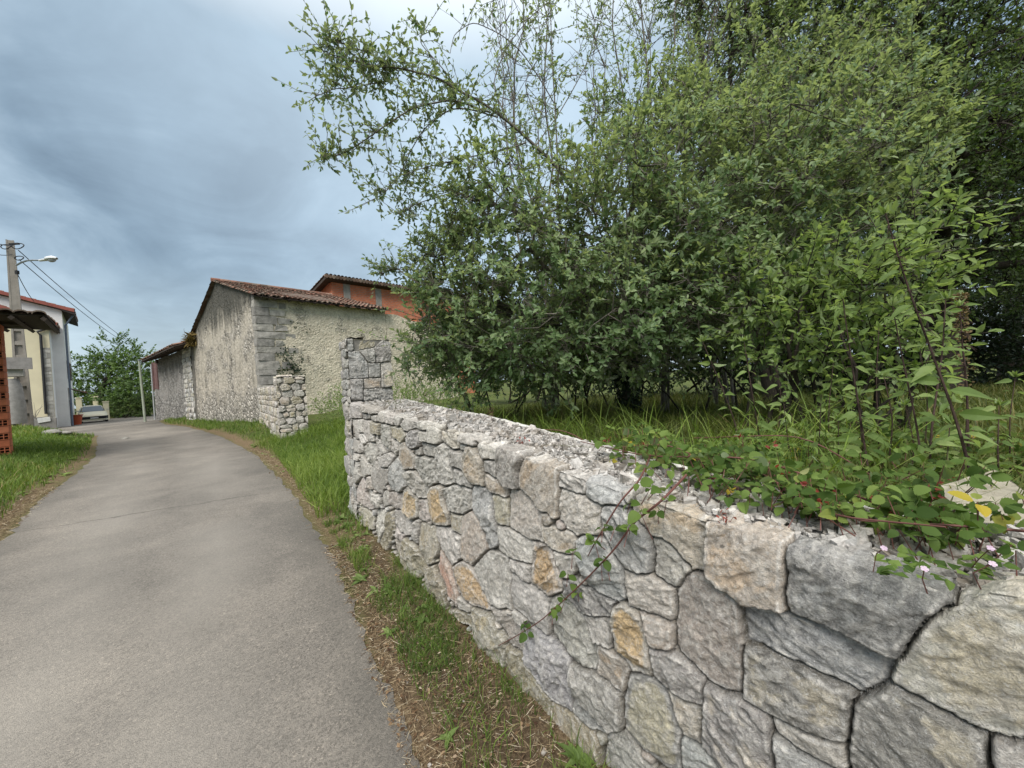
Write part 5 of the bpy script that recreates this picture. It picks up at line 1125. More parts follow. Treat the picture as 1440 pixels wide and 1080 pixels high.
# ---- apple tree over the wall
def apple_tree():
    rg=np.random.default_rng(101); base=np.array([1.95,6.5,gz(1.95,6.5)-.05]); root=thing('apple_tree','wide unpruned apple tree with grey-green leaves leaning over the roadside wall','tree',base)
    E=[ell(640,470,5.2,60,55,.6),ell(710,510,5.2,90,45,.6),ell(800,515,5.1,90,45,.6),ell(660,420,4.9,80,90,.75),ell(625,385,5.0,50,45,.5),ell(745,350,4.7,130,120,.9),ell(760,470,4.9,130,70,.9),ell(880,330,4.8,150,140,1.0),ell(900,440,4.7,140,85,.9),ell(1030,290,4.7,140,140,1.0),ell(1050,420,4.4,130,95,.9),ell(1160,330,4.3,120,140,.9),ell(1190,220,4.9,120,90,1.),ell(960,220,5.2,110,70,.8),ell(900,165,5.7,90,50,.7),ell(1050,130,5.8,110,75,.9),ell(1180,110,5.6,90,60,.8),ell(690,280,4.6,70,50,.5)]
    w=MB(); b=MB(); fork=np.array([1.8,6.1,2.2]); S=skeleton(rg,w,base,fork,E,.13,7)
    P,dirs,ct,CC=sample_clumps(rg,E,900,10,.22,.40,.15); L=rg.uniform(.10,.28,len(P))
    keep=P[:,2]>terrain(P[:,0],P[:,1])+.35; P,dirs,L,ct,ou=P[keep],dirs[keep],L[keep],ct[keep],OUT_[keep]
    Q=P+dirs*L[:,None]; w.sticks(P,Q,.004,.0018); link(rg,w,S,CC,1.5,1.,.008,.004); link(rg,w,CC,P,.5,.6,.004,.002)
    twig_leaves(b,rg,P,Q,10,.074,.55,.72,(0,.97),tn=ct,start=.3,spread=.8,out=ou)
    # shoots breaking the outline
    n=170; A,Do,k=sample_ells(rg,E,n,.05,.8); dd=unit_rows(Do+rnd_dirs(rg,n)*.6+np.array([-.1,-.1,.35])); ln=rg.uniform(.25,.75,n); ok=A[:,2]>1.6; A,dd,ln=A[ok],dd[ok],ln[ok]; M1=A+dd*ln[:,None]*.5; d3=unit_rows(dd+rnd_dirs(rg,len(A))*.35+np.array([0,0,-.12])); Q1=M1+d3*ln[:,None]*.5
    w.sticks(A-dd*.25,M1,.005,.0035); w.sticks(M1,Q1,.0035,.0016); twig_leaves(b,rg,A,M1,6,.068,.52,.5,(.3,1)); twig_leaves(b,rg,M1,Q1,8,.064,.52,.5,(.4,1))
    # long arching upper-left branches and the upright suckers
    limbs=[([(830,300,4.8),(775,225,4.6),(720,175,4.5),(670,140,4.35),(615,108,4.25),(570,97,4.15),(520,92,4.05),(455,72,4.0)],.021,120,1.1),
     ([(690,158,4.4),(640,140,4.3),(585,150,4.2),(530,185,4.1),(485,215,4.05),(450,222,4.0)],.011,90,1.),
     ([(700,165,4.4),(640,150,4.4),(600,175,4.35),(575,215,4.3),(560,255,4.3),(530,278,4.25)],.008,60,.9),
     ([(560,100,4.15),(520,75,4.1),(480,60,4.05),(460,62,4.)],.007,50,1.),
     ([(560,110,4.15),(510,120,4.1),(470,125,4.05),(445,135,4.)],.006,50,1.),
     ([(790,400,4.8),(785,235,5.),(779,120,5.1),(774,20,5.2),(770,-70,5.2)],.014,80,.7),
     ([(782,150,5.1),(740,80,5.),(700,45,4.9),(665,30,4.9),(640,45,4.9),(633,75,4.9)],.007,18,.5),
     ([(715,95,4.6),(700,50,4.6),(690,10,4.6),(705,-40,4.6)],.006,16,.7),
     ([(640,120,4.3),(610,80,4.3),(590,60,4.3),(600,38,4.3)],.006,22,1.),
     ([(720,180,4.5),(690,120,4.5),(715,60,4.6),(750,20,4.7),(800,-20,4.8)],.007,24,.6),
     ([(750,210,4.6),(800,140,4.8),(830,80,4.9),(845,10,5.)],.008,24,.6),
     ([(700,290,4.6),(640,270,4.5),(590,285,4.4),(560,300,4.4)],.008,60,1.),
     ([(740,200,4.5),(690,215,4.4),(640,225,4.35),(600,235,4.3),(570,245,4.3)],.008,60,.9),
     ([(760,180,4.7),(735,120,4.6),(765,70,4.6),(745,25,4.6)],.006,20,.6),
     ([(640,430,4.8),(590,400,4.7),(555,375,4.7),(538,385,4.7)],.012,46,1.1),
     ([(640,470,4.7),(600,480,4.6),(570,500,4.6),(575,525,4.6)],.009,26,1.)]
    for pts,r,nt_,dens in limbs:
        C=np.array([at(*p) for p in pts]); t=np.linspace(0,len(C)-1,len(C)*4); i=np.minimum(t.astype(int),len(C)-2); f=(t-i)[:,None]; Cs=C[i]*(1-f)+C[i+1]*f; Cs[1:-1]+=rg.normal(0,.010,(len(Cs)-2,3))
        for _ in range(2): Cs[1:-1]=(Cs[:-2]+Cs[1:-1]*2+Cs[2:])/4
        w.tube(Cs,np.linspace(r,max(.0035,r*.18),len(Cs)),6)
        k=np.minimum((rg.random(nt_)**.75*len(Cs)).astype(int),len(Cs)-1); A=Cs[k]; d=unit_rows(rnd_dirs(rg,nt_)+np.array([-.12,0,.12])); ln=rg.uniform(.10,.42,nt_)
        M_=A+d*ln[:,None]*.55; d2=unit_rows(d+rnd_dirs(rg,nt_)*.5+np.array([0,0,-.1])); Q=M_+d2*ln[:,None]*.5; w.sticks(A,M_,.004,.003); w.sticks(M_,Q,.003,.0016)
        twig_leaves(b,rg,M_,Q,max(3,int(7*dens)),.060,.5,.45,(.0,.35)); twig_leaves(b,rg,A,M_,max(2,int(5*dens)),.055,.5,.45,(0,.35))  # low tints darken these leaves: their backlit look against the sky is painted in
    # ivy up the trunk
    w.build('trunk',M_BARK,root,smooth_=True); b.build('crown',M_APPLE,root)
    iv=MB(); n=1500; z=rg.random(n); tr=base+(fork-base)*z[:,None]; a=rg.uniform(0,2*math.pi,n); rr=.14+.07*rg.random(n); P=tr+np.stack([np.cos(a)*rr,np.sin(a)*rr,a*0],-1); Nn=np.stack([np.cos(a),np.sin(a),a*0+.3],-1)
    iv.leaves(P,rnd_dirs(rg,n)+np.array([0,0,-.6]),Nn,.06,.055,rg.random(n)); iv.build('ivy',M_IVY,root)
apple_tree()
# ---- thin upright saplings against the sky
def saplings():
    rg=np.random.default_rng(131)
    data=[((700+75,500),(760,-60),7.2,'leftmost slender sapling with bare twigs behind the apple tree',.55),((870,500),(850,-40),7.6,'second slender sapling with sparse tiny leaves left of the forked one',.9),((930,480),(935,-70),7.0,'forked slender sapling with sparse leaves standing mid group behind the apple tree',1.),((1010,470),(1000,-60),7.4,'rightmost slender sapling leaning against the ivy-dark tree',1.2)]
    for (bx,by),(tx,ty),Y,lab,dn in data:
        p0=at(bx,by,Y); g=np.array([p0[0],Y,gz(p0[0],Y)-.05]); top=at(tx,ty,Y+.2); root=thing('sapling',lab,'tree',g,'slender saplings behind the apple tree'); w=MB(); b=MB(); S=[]
        for q in range(5):
            e=top+np.array([rg.normal(0,.55),rg.normal(0,.5),rg.normal(-.2,.4)]); s=curve(rg,g+np.array([rg.normal(0,.08),rg.normal(0,.08),0]),e,16,.05); w.tube(s,np.linspace(.032,.005,16),5); S.append(s[5:])
        S=np.concatenate(S); n=330; A=S[rg.integers(0,len(S),n)]+rg.normal(0,.03,(n,3)); d=unit_rows(rnd_dirs(rg,n)*.8+np.array([0,0,.65])); ln=rg.uniform(.25,.85,n); Q=A+d*ln[:,None]; M_=(A+Q)/2+rg.normal(0,.03,A.shape)
        w.sticks(A,M_,.0065,.0045); w.sticks(M_,Q,.0045,.0025)
        A2=M_+(Q-M_)*rg.random((n,1)); Q2=A2+unit_rows(rnd_dirs(rg,n)+np.array([0,0,.3]))*rg.uniform(.12,.4,(n,1)); w.sticks(A2,Q2,.0035,.0018)
        sel=rg.random(n)<.8*dn; twig_leaves(b,rg,M_[sel],Q[sel],9,.06,.5,.4,(.1,.8)); twig_leaves(b,rg,A2[sel],Q2[sel],6,.052,.5,.4,(.1,.8))
        w.build('trunk',M_BARK,root,smooth_=True); b.build('crown',M_APPLE,root)
saplings()
# ---- big dark trees on the right
def big_tree(name,lab,bpx,Y,forkz,E,seed,ntw,nl,L,lm,r0,up=.55,lenr=(.3,.7),core=True,bark=None,wr=.55,bx=None,sub=6,tint=(0,1),linkf=.3,keepz=.4):
    rg=np.random.default_rng(seed); p0=at(bpx,520,Y); g=np.array([p0[0],Y,gz(p0[0],Y)-.1]); root=thing(name,lab,'tree',g); w=MB(); b=MB()
    fork=np.array([g[0]+rg.normal(0,.2),g[1]+rg.normal(0,.2),forkz]); S=skeleton(rg,w,g,fork,E,r0,sub)
    P,dirs,ct,CC=sample_clumps(rg,E,max(20,ntw//9),9,lenr[1]*1.1,.45,.15); keep=P[:,2]>terrain(P[:,0],P[:,1])+keepz; P,dirs,ct,ou=P[keep],dirs[keep],ct[keep],OUT_[keep]; ln=rg.uniform(*lenr,len(P)); Q=P+dirs*ln[:,None]; w.sticks(P,Q,.006,.003); link(rg,w,S,CC,2.5,1.,.018,.009); link(rg,w,CC,P,1.2,linkf,.008,.005)
    twig_leaves(b,rg,P,Q,nl,L,wr,up,tint,tn=ct,start=.25,out=ou); w.build('trunk',bark or M_BARKD,root,smooth_=True); b.build('crown',lm,root)
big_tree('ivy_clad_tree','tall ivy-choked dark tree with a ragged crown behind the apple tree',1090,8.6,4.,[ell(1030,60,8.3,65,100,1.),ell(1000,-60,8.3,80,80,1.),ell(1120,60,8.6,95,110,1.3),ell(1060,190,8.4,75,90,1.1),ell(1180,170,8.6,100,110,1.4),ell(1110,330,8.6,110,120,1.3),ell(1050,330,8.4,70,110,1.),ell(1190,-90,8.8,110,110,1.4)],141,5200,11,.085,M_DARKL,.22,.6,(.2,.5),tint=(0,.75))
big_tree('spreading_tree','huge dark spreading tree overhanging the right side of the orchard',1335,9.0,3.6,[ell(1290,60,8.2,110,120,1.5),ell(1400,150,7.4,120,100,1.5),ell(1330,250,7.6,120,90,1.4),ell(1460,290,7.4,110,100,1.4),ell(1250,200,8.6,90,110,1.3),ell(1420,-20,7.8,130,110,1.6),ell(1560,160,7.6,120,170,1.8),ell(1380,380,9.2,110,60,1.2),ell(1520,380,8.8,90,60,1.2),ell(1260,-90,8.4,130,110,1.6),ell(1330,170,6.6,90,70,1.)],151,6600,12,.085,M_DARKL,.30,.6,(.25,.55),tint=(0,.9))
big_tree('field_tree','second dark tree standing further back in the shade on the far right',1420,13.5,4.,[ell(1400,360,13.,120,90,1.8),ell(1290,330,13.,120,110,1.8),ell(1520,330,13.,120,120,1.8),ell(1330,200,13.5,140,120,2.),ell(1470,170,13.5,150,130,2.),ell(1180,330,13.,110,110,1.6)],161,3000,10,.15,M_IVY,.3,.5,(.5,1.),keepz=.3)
def hedge(name,lab,cat,E,seed,ntw,nl,L,lm,lenr,wr=.55,up=.5,keepz=.02,tint=(0,1)):
    rg=np.random.default_rng(seed); c=np.mean([e[0] for e in E],0); g=np.array([c[0],c[1],gz(c[0],c[1])]); root=thing(name,lab,cat,g); w=MB(); b=MB()
    P,D,k=sample_ells(rg,E,ntw,.5,.1); keep=P[:,2]>terrain(P[:,0],P[:,1])+keepz; P,D=P[keep],D[keep]
    dirs=unit_rows(D*.6+rnd_dirs(rg,len(P))*.7+np.array([0,0,.3])); ln=rg.uniform(*lenr,len(P)); Q=P+dirs*ln[:,None]; b.sticks(P,Q,L*.06,L*.03,m=1)
    for e,r in E:
        for q in range(3):
            a=np.array([e[0]+rg.normal(0,.3*r[0]),e[1]+rg.normal(0,.3*r[1]),0]); a[2]=gz(a[0],a[1])-.05; s=curve(rg,a,e+rnd_dirs(rg,1)[0]*r*.8,7,.08); w=MB(); w.tube(s,np.linspace(L*.3,L*.08,7),5); w.build('stem',M_BARKD,root,smooth_=True)
    cl=fbm(P*.9,seed,3); twig_leaves(b,rg,P,Q,nl,L,wr,up,tint,tn=np.clip((cl-.25)*1.9,0,1)); b.build('foliage',[lm,M_BARKD],root)
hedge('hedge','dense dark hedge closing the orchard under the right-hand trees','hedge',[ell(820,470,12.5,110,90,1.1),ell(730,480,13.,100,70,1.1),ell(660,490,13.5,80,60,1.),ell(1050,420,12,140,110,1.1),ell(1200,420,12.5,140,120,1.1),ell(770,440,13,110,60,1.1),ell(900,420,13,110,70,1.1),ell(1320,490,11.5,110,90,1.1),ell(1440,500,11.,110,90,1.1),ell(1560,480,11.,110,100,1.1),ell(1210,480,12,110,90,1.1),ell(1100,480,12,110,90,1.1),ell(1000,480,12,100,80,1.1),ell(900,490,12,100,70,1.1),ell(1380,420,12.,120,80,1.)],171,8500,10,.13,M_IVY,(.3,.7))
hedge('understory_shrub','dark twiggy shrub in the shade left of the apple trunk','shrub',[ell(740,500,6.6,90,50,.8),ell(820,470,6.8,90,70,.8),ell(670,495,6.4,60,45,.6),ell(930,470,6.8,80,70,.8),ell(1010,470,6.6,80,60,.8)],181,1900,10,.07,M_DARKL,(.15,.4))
hedge('leafy_shrub','light green broad-leaved shrub crowding the wall right of the apple tree','shrub',[ell(1190,430,3.3,90,110,.45),ell(1130,480,3.5,90,70,.4),ell(1260,400,3.2,60,110,.4),ell(1220,520,3.1,90,60,.4),ell(1090,420,3.7,70,70,.4)],191,420,10,.085,M_NETTLE,(.15,.36),.5,.55,.25,(.1,.9))
# ---- tall nettles and weeds behind the wall
NPROF=((0,.05),(.18,.85),(.4,1.),(.7,.55),(1.,.03))
def weed(name,lab,path,seed,npair,L,spike=0,r=.006,wr=.38,group=None,m=None):
    rg=np.random.default_rng(seed); C=np.array([at(*p) for p in path]); g=C[0].copy(); g[2]=min(g[2],gz(g[0],g[1])); C=np.concatenate([[g-np.array([0,0,.03])],C]) if C[0][2]-g[2]>.03 else C
    t=np.linspace(0,len(C)-1,24); i=np.minimum(t.astype(int),len(C)-2); f=(t-i)[:,None]; S=C[i]*(1-f)+C[i+1]*f
    for _ in range(3): S[1:-1]=(S[:-2]+2*S[1:-1]+S[2:])/4
    root=thing(name,lab,'plant',g,group); w=MB(); b=MB(); w.tube(S,np.linspace(r,r*.35,24),7)
    k=np.clip(np.linspace(.2,.98,npair)+rg.normal(0,.012,npair),.1,1); P=[];D=[];N=[];LL=[]
    for j,q in enumerate(k):
        qq=min(q*23,22.99); p=S[int(qq)]*(1-qq%1)+S[int(qq)+1]*(qq%1); a=j*math.pi/2+rg.normal(0,.25)
        for s in (0,math.pi):
            if rg.random()<.16: continue
            d=np.array([math.cos(a+s),math.sin(a+s),rg.uniform(-.45,.45)]); P.append(p+unit(d)*.015); D.append(d); N.append(np.array([-.35,-.6,.75])+rg.normal(0,.35,3)); LL.append(L*(1.1-.5*q)*rg.uniform(.5,1.2))
        if q>.6 and spike:
            for _ in range(spike): d=unit(rg.normal(0,1,3)*np.array([1,1,.3])+np.array([0,0,-.3])); w.tube([p,p+d*.03,p+d*.05+np.array([0,0,-.02])],[.002,.0016,.0008],3)
    b.leaves(np.array(P),np.array(D),np.array(N),np.array(LL),np.array(LL)*wr,rg.uniform(.1,.95,len(P)),prof=NPROF,fold=.35,droop=rg.uniform(.2,.65,len(P)))
    tp=S[-1]; n=10; b.leaves(np.repeat(tp[None],n,0),rnd_dirs(rg,n)*.7+np.array([0,0,.8]),rnd_dirs(rg,n),L*.42,L*.16,rg.uniform(.5,1,n),prof=NPROF)
    w.build('stem',M_STEM,root,smooth_=True); b.build('leaves',m or M_NETTLE,root)
G_='tall nettles behind the wall'
weed('nettle','tallest nettle with dark stem leaning left over the far right of the wall',[(1382,755,1.65),(1372,690,1.68),(1345,590,1.72),(1312,500,1.76),(1275,400,1.8),(1245,300,1.82)],201,26,.128,3,.0075,group=G_)
weed('nettle','tall broad nettle filling the gap left of the tallest one',[(1225,690,1.95),(1212,600,2.0),(1196,500,2.02),(1185,420,2.05)],208,16,.125,2,.006,group=G_)
weed('nettle','tall pale nettle directly left of the tallest stem at shrub height',[(1300,690,1.8),(1290,600,1.85),(1268,500,1.9),(1255,430,1.92)],209,16,.12,3,.006,group=G_)
weed('nettle','short two-toned nettle at the left end of the nettle row',[(1036,600,2.6),(1015,545,2.6),(988,480,2.6)],202,11,.12,1,.006,group=G_)
weed('nettle','upright nettle second from the left rising from the brambles',[(1068,615,2.55),(1058,555,2.55),(1046,480,2.55)],203,11,.12,1,.006,group=G_)
weed('nettle','small nettle low among bramble leaves at the middle of the row',[(1215,650,2.2),(1210,600,2.2),(1206,555,2.2)],204,11,.11,1,.005,group=G_)
weed('nettle','bushy nettle right of the small low one',[(1250,650,2.1),(1256,590,2.12),(1243,530,2.15)],205,12,.115,1,.006,group=G_)
weed('nettle','slim nettle close behind the tallest one near the right edge',[(1355,660,2.05),(1362,560,2.05),(1352,470,2.08),(1350,430,2.1)],206,10,.11,9,.005,group=G_)
weed('nettle','leaning nettle with pale top left of the slim one',[(1305,700,1.9),(1310,600,1.95),(1325,500,2.),(1330,420,2.)],207,12,.12,2,.006,group=G_)
for q,(x,y,Y,h) in enumerate(((1110,640,2.4,75),(1150,650,2.3,95),(1180,660,2.15,70),(1280,680,2.0,110),(1330,690,1.9,95),(1405,690,1.9,120),(1300,640,2.3,150),(1165,620,2.6,110),(1235,610,2.5,150),(1095,600,2.8,90),(1420,640,2.2,110))):
    weed('nettle','low pale nettle sprouting among the bramble leaves behind the wall',[(x,y,Y),(x-4+(q*7)%11,y-h*.5,Y),(x-8+(q*13)%19,y-h,Y+.03)],400+q,9,.105,0,.0045,group='low nettles among the brambles')
def dock():
    rg=np.random.default_rng(211); w=MB(); b=MB(); S=np.array([at(1362,640,2.15),at(1360,560,2.15),at(1353,480,2.15),at(1349,412,2.15)]); g=S[0].copy(); g[2]=gz(g[0],g[1]); root=thing('dock_plant','withered dock with a brown seed spike standing at the far right','plant',g)
    w.tube(np.concatenate([[g],S]),[.006,.006,.005,.004,.002],6); P=[];D=[]
    for k in range(420):
        q=rg.random()**.8; p=S[2]*(1-q)+S[3]*q if rg.random()<.8 else S[1]*(1-q)+S[2]*q; a=rg.uniform(0,2*math.pi); P.append(p+np.array([math.cos(a),math.sin(a),0])*rg.uniform(.004,.028)); D.append([math.cos(a),math.sin(a),rg.normal(0,.5)])
    b.leaves(np.array(P),np.array(D),rnd_dirs(rg,len(P)),.013,.011,rg.random(len(P))); w.build('stem',M_STEM,root); b.build('seed_spike',leafmat('dock_seed',[(0,(.09,.06,.03)),(1,(.24,.17,.09))],None,.7,.2,.2),root)
dock()
SLAB=[onz(1312,686,1.1),onz(1401,660,1.1),onz(1500,735,1.1),onz(1500,830,1.1)]
SLABP=np.array([p[:2] for p in SLAB])
# ---- brambles on and behind the wall top
BPROF=((0,.08),(.08,.52),(.15,.84),(.20,.78),(.29,1.),(.34,.92),(.44,1.02),(.49,.90),(.59,.93),(.64,.78),(.73,.74),(.78,.56),(.87,.44),(1.,.02))
def bramble(lab,canes,ng,spread,seed,L=.052,zr=(.0,.25),region=None,yellow=True,red=8,cat='bramble'):
    rg=np.random.default_rng(seed); b=MB(); C=[]; CW=[]
    for pts in canes:
        p=np.array(pts); t=np.linspace(0,len(p)-1,len(p)*6); i=np.minimum(t.astype(int),len(p)-2); f=(t-i)[:,None]; s=p[i]*(1-f)+p[i+1]*f
        for _ in range(3): s[1:-1]=(s[:-2]+2*s[1:-1]+s[2:])/4
        w=MB(); w.tube(s,np.linspace(.0042,.0018,len(s)),6); CW.append(w); C.append(s)
    if region is not None:
        u0,u1,n0,n1=region; u=rg.uniform(u0,u1,ng); n=n0+(n1-n0)*rg.random(ng); A=np.array([W(a,c,0) for a,c in zip(u,n)]); zg=terrain(A[:,0],A[:,1]); zt=np.where(n<.5,np.interp(u,[-2,3],[1.14,1.36]),zg)
        A[:,2]=np.maximum(zt,zg)+rg.uniform(zr[0],zr[1],ng)*np.clip(1-np.abs((n-(n0+n1)/2)/(n1-n0))*.9,.3,1)
    else:
        cc=np.concatenate(C); A=cc[rg.integers(2,len(cc),ng)]+rg.normal(0,spread,(ng,3))
    if region is not None: A=A[sdpoly(A[:,0],A[:,1],SLABP)<-.02]; ng=len(A)
    st=A-np.stack([rg.normal(0,.02,ng),rg.normal(0,.02,ng),rg.uniform(.03,.08,ng)],-1); b.sticks(st,A,.0016,.001,m=1)
    a0=rg.uniform(0,2*math.pi,ng); ti=rg.random(ng)
    if not yellow: ti=ti*.9
    for k,(da,ls) in enumerate(((0,1.1),(1.75,.85),(-1.75,.85))):
        a=a0+da+rg.normal(0,.15,ng); D=np.stack([np.cos(a),np.sin(a),rg.normal(-.08,.4,ng)],-1); N=rg.normal(0,.5,(ng,3))+np.array([-.2,-.25,.9]); l=L*ls*rg.uniform(.65,1.2,ng)
        b.leaves(A+D*.006,D,N,l,l*.82,np.clip(ti+rg.normal(0,.03,ng),0,1),prof=BPROF,fold=rg.uniform(-.1,.6,ng),droop=rg.uniform(-.05,.6,ng))
    c0=(C[0][0] if C else A[0]).copy(); root=thing('bramble',lab,cat,c0)
    
    for w in CW: w.build('cane',M_CANE,root,smooth_=True)
    b.build('leaves',[M_BRAM,M_CANE],root)
    if red:
        b=MB(); k=rg.integers(0,ng,red); P=A[k]+rg.normal(0,.02,(red,3)); b.leaves(np.repeat(P,4,0)+rg.normal(0,.006,(red*4,3)),rnd_dirs(rg,red*4),rnd_dirs(rg,red*4),.016,.012,rg.random(red*4)); b.build('red_leaves',leafmat('red_leaf',[(0,(.16,.03,.025)),(1,(.33,.07,.05))],None,.5,.3,.3),root)
M_CANE=simple('red_brown_cane',(.13,.055,.045),.6,.3,30)
bramble('dense bramble patch with rounded leaves covering the near right end of the wall top',[[W(-.9,.5,1.1),W(-.5,.35,1.28),W(-.1,.28,1.24),W(.3,.3,1.26)],[W(-.6,.6,1.),W(-.5,.3,1.25),W(-.75,.12,1.2),W(-.95,.08,1.24)],[W(-.3,.7,1.0),W(-.2,.4,1.26),W(-.4,.15,1.2)]],560,.03,221,.037,(-.04,.15),(-1.35,.12,.20,.95),red=26)
bramble('low bramble mat creeping over the rubble behind the big pale end stone',[[W(-1.3,.4,1.2),W(-1.0,.2,1.22),W(-.8,.13,1.2)],[W(-.5,.45,1.2),W(-.62,.2,1.22),W(-.8,.1,1.17)]],230,.03,226,.034,(-.03,.08),(-1.35,-.3,.10,.42),red=16)
bramble('broad bramble thicket in the orchard grass behind the wall',[[W(-.3,1.0,.9),W(.1,.8,1.2),W(.5,.6,1.15)],[W(-.8,1.3,.9),W(-.4,1.1,1.25),W(.1,1.0,1.2)],[W(.3,.9,.9),W(.7,.6,1.25),W(1.0,.45,1.25)]],760,.03,222,.042,(-.05,.36),(-1.6,.75,.55,1.6),red=14)
bramble('blue-green bramble patch beside the pale slab at the right edge',[[W(-2.,2.2,.8),W(-1.5,2.3,1.),W(-1.,2.5,.95)]],800,.03,223,.048,(.0,.30),(-2.6,.2,1.75,3.2),red=6)
def wp(x,y,off=.035):           # point just in front of the wall face
    p=onpl(x,y,P0,WN); return p-np.array([WN[0],WN[1],0])*off
bramble('single trailing bramble cane hanging across the front face of the wall',[[onz(965,668,1.24),onz(930,705,1.22),wp(905,728,.05),wp(880,765,.06),wp(840,805,.05),wp(800,842,.045),wp(770,868,.045),wp(738,888,.05),wp(712,902,.05)]],15,.018,224,.036,red=0,yellow=False)
bramble('short bramble shoot bending over the wall edge above the trailing cane',[[onz(915,640,1.24),onz(900,675,1.235),wp(885,700,.05),wp(850,760,.06),wp(842,775,.06)]],9,.022,225,.036,red=0,yellow=False)
# ---- little pink cranesbill, seedlings in the gravel
def cranesbill():
    rg=np.random.default_rng(231); pts=[(1393,771),(1396,793),(1243,771),(1300,800)]; g=onz(1385,800,1.2); root=thing('cranesbill','small wild geranium with pale pink flowers at the near right wall edge','flower',g); w=MB(); fm=leafmat('pink_petal',[(0,(.50,.36,.50)),(1,(.66,.54,.66))],None,.6,.3,.2)
    for x,y in pts:
        p=onz(x,y,1.25); q=p.copy(); q[2]-=.06; q[:2]+=WN*.03+rg.normal(0,.01,2); w=MB(); w.tube([q,(p+q)/2+rg.normal(0,.006,3),p],[.0011,.0009,.0008],4); w.build('stalk',M_CANE,root); b=MB(); a=np.linspace(0,2*math.pi,5,endpoint=False)+rg.random(); D=np.stack([np.cos(a),np.sin(a),a*0+.25],-1)
        ax=unit(np.array([-.3,-.6,.8])); e1=unit(np.cross(ax,[0,0,1.])); e2=np.cross(ax,e1); D=np.cos(a)[:,None]*e1+np.sin(a)[:,None]*e2+.2*ax
        b.leaves(np.repeat(p[None],5,0),D,np.repeat(ax[None],5,0),.0052,.0046,rg.random(5),prof=((0,.1),(.5,.8),(.85,1.),(1,.5))); b.build('flower',fm,root)
    b=MB(); n=60; P=np.array([onz(rg.uniform(1230,1420),rg.uniform(780,815),1.19) for _ in range(n)]); b.leaves(P,rnd_dirs(rg,n)*np.array([1,1,.3]),np.array([[0,0,1.]])+rg.normal(0,.3,(n,3)),.022,.02,rg.random(n)); b.build('leaves',M_BRAM,root)
cranesbill()
def seedlings():
    rg=np.random.default_rng(241)
    spots=[(692,608,'pale yellow-green seedling standing in the gravel near the pillar end',.13,0),(734,634,'tiny red-tinged weed at the front edge of the gravel',.05,1),(855,628,'small reddish weed by the cement edging in the gravel',.06,1),(600,578,'low mossy weed in the gravel beside the pillar foot',.07,2),(1020,712,'red-leaved seedling in the gravel right of the trailing cane',.05,1)]
    for x,y,lab,h,k in spots:
        p=onz(x,y,1.2); u,n=ucoord(p[0],p[1]); p[2]=ZTOP(u)-.02; root=thing('gravel_weed',lab,'weed',p); b=MB(); w=MB(); m=14
        P=p+np.stack([rg.normal(0,.016,m),rg.normal(0,.016,m),rg.uniform(.2,1,m)*h],-1); w.sticks(np.repeat(p[None],m,0),P,.0012,.0008); b.leaves(P,rnd_dirs(rg,m)+np.array([0,0,.3]),rnd_dirs(rg,m)*.5+np.array([0,0,.8]),.014 if k!=0 else .022,.008,rg.uniform(.6,1,m)*(.94 if k==0 else 1)); w.build('stalks',M_CANE,root); b.build('leaves',[M_GRASSB,bpy.data.materials['red_leaf'],M_GRASSO][k],root)
seedlings()
def slab():
    c=SLAB; g=np.mean(c,0); b=MB(); n=14; V=[]; 
    for i in range(n+1):
        for j in range(n+1):
            s,t=i/n,j/n; p=c[0]*(1-s)*(1-t)+c[1]*s*(1-t)+c[2]*s*t+c[3]*(1-s)*t; p[2]+=.02*(fbm(np.array([[p[0]*9,p[1]*9,0]]),3,3)[0]-.5); V.append(p)
    F=[[i*(n+1)+j,(i+1)*(n+1)+j,(i+1)*(n+1)+j+1,i*(n+1)+j+1] for i in range(n) for j in range(n)]; b.add(V,F)
    for k in range(4): a,d=c[k],c[(k+1)%4]; dz=np.array([0,0,.32]); b.add([a-dz,d-dz,d,a],[[0,1,2,3]])
    root=b.build('concrete_slab',simple('pale_slab',(.31,.285,.225),.95,.35,14,bmp=.5),label='pale cream concrete slab lying among brambles at the right edge',cat='slab',kind='thing',org=g)
slab()
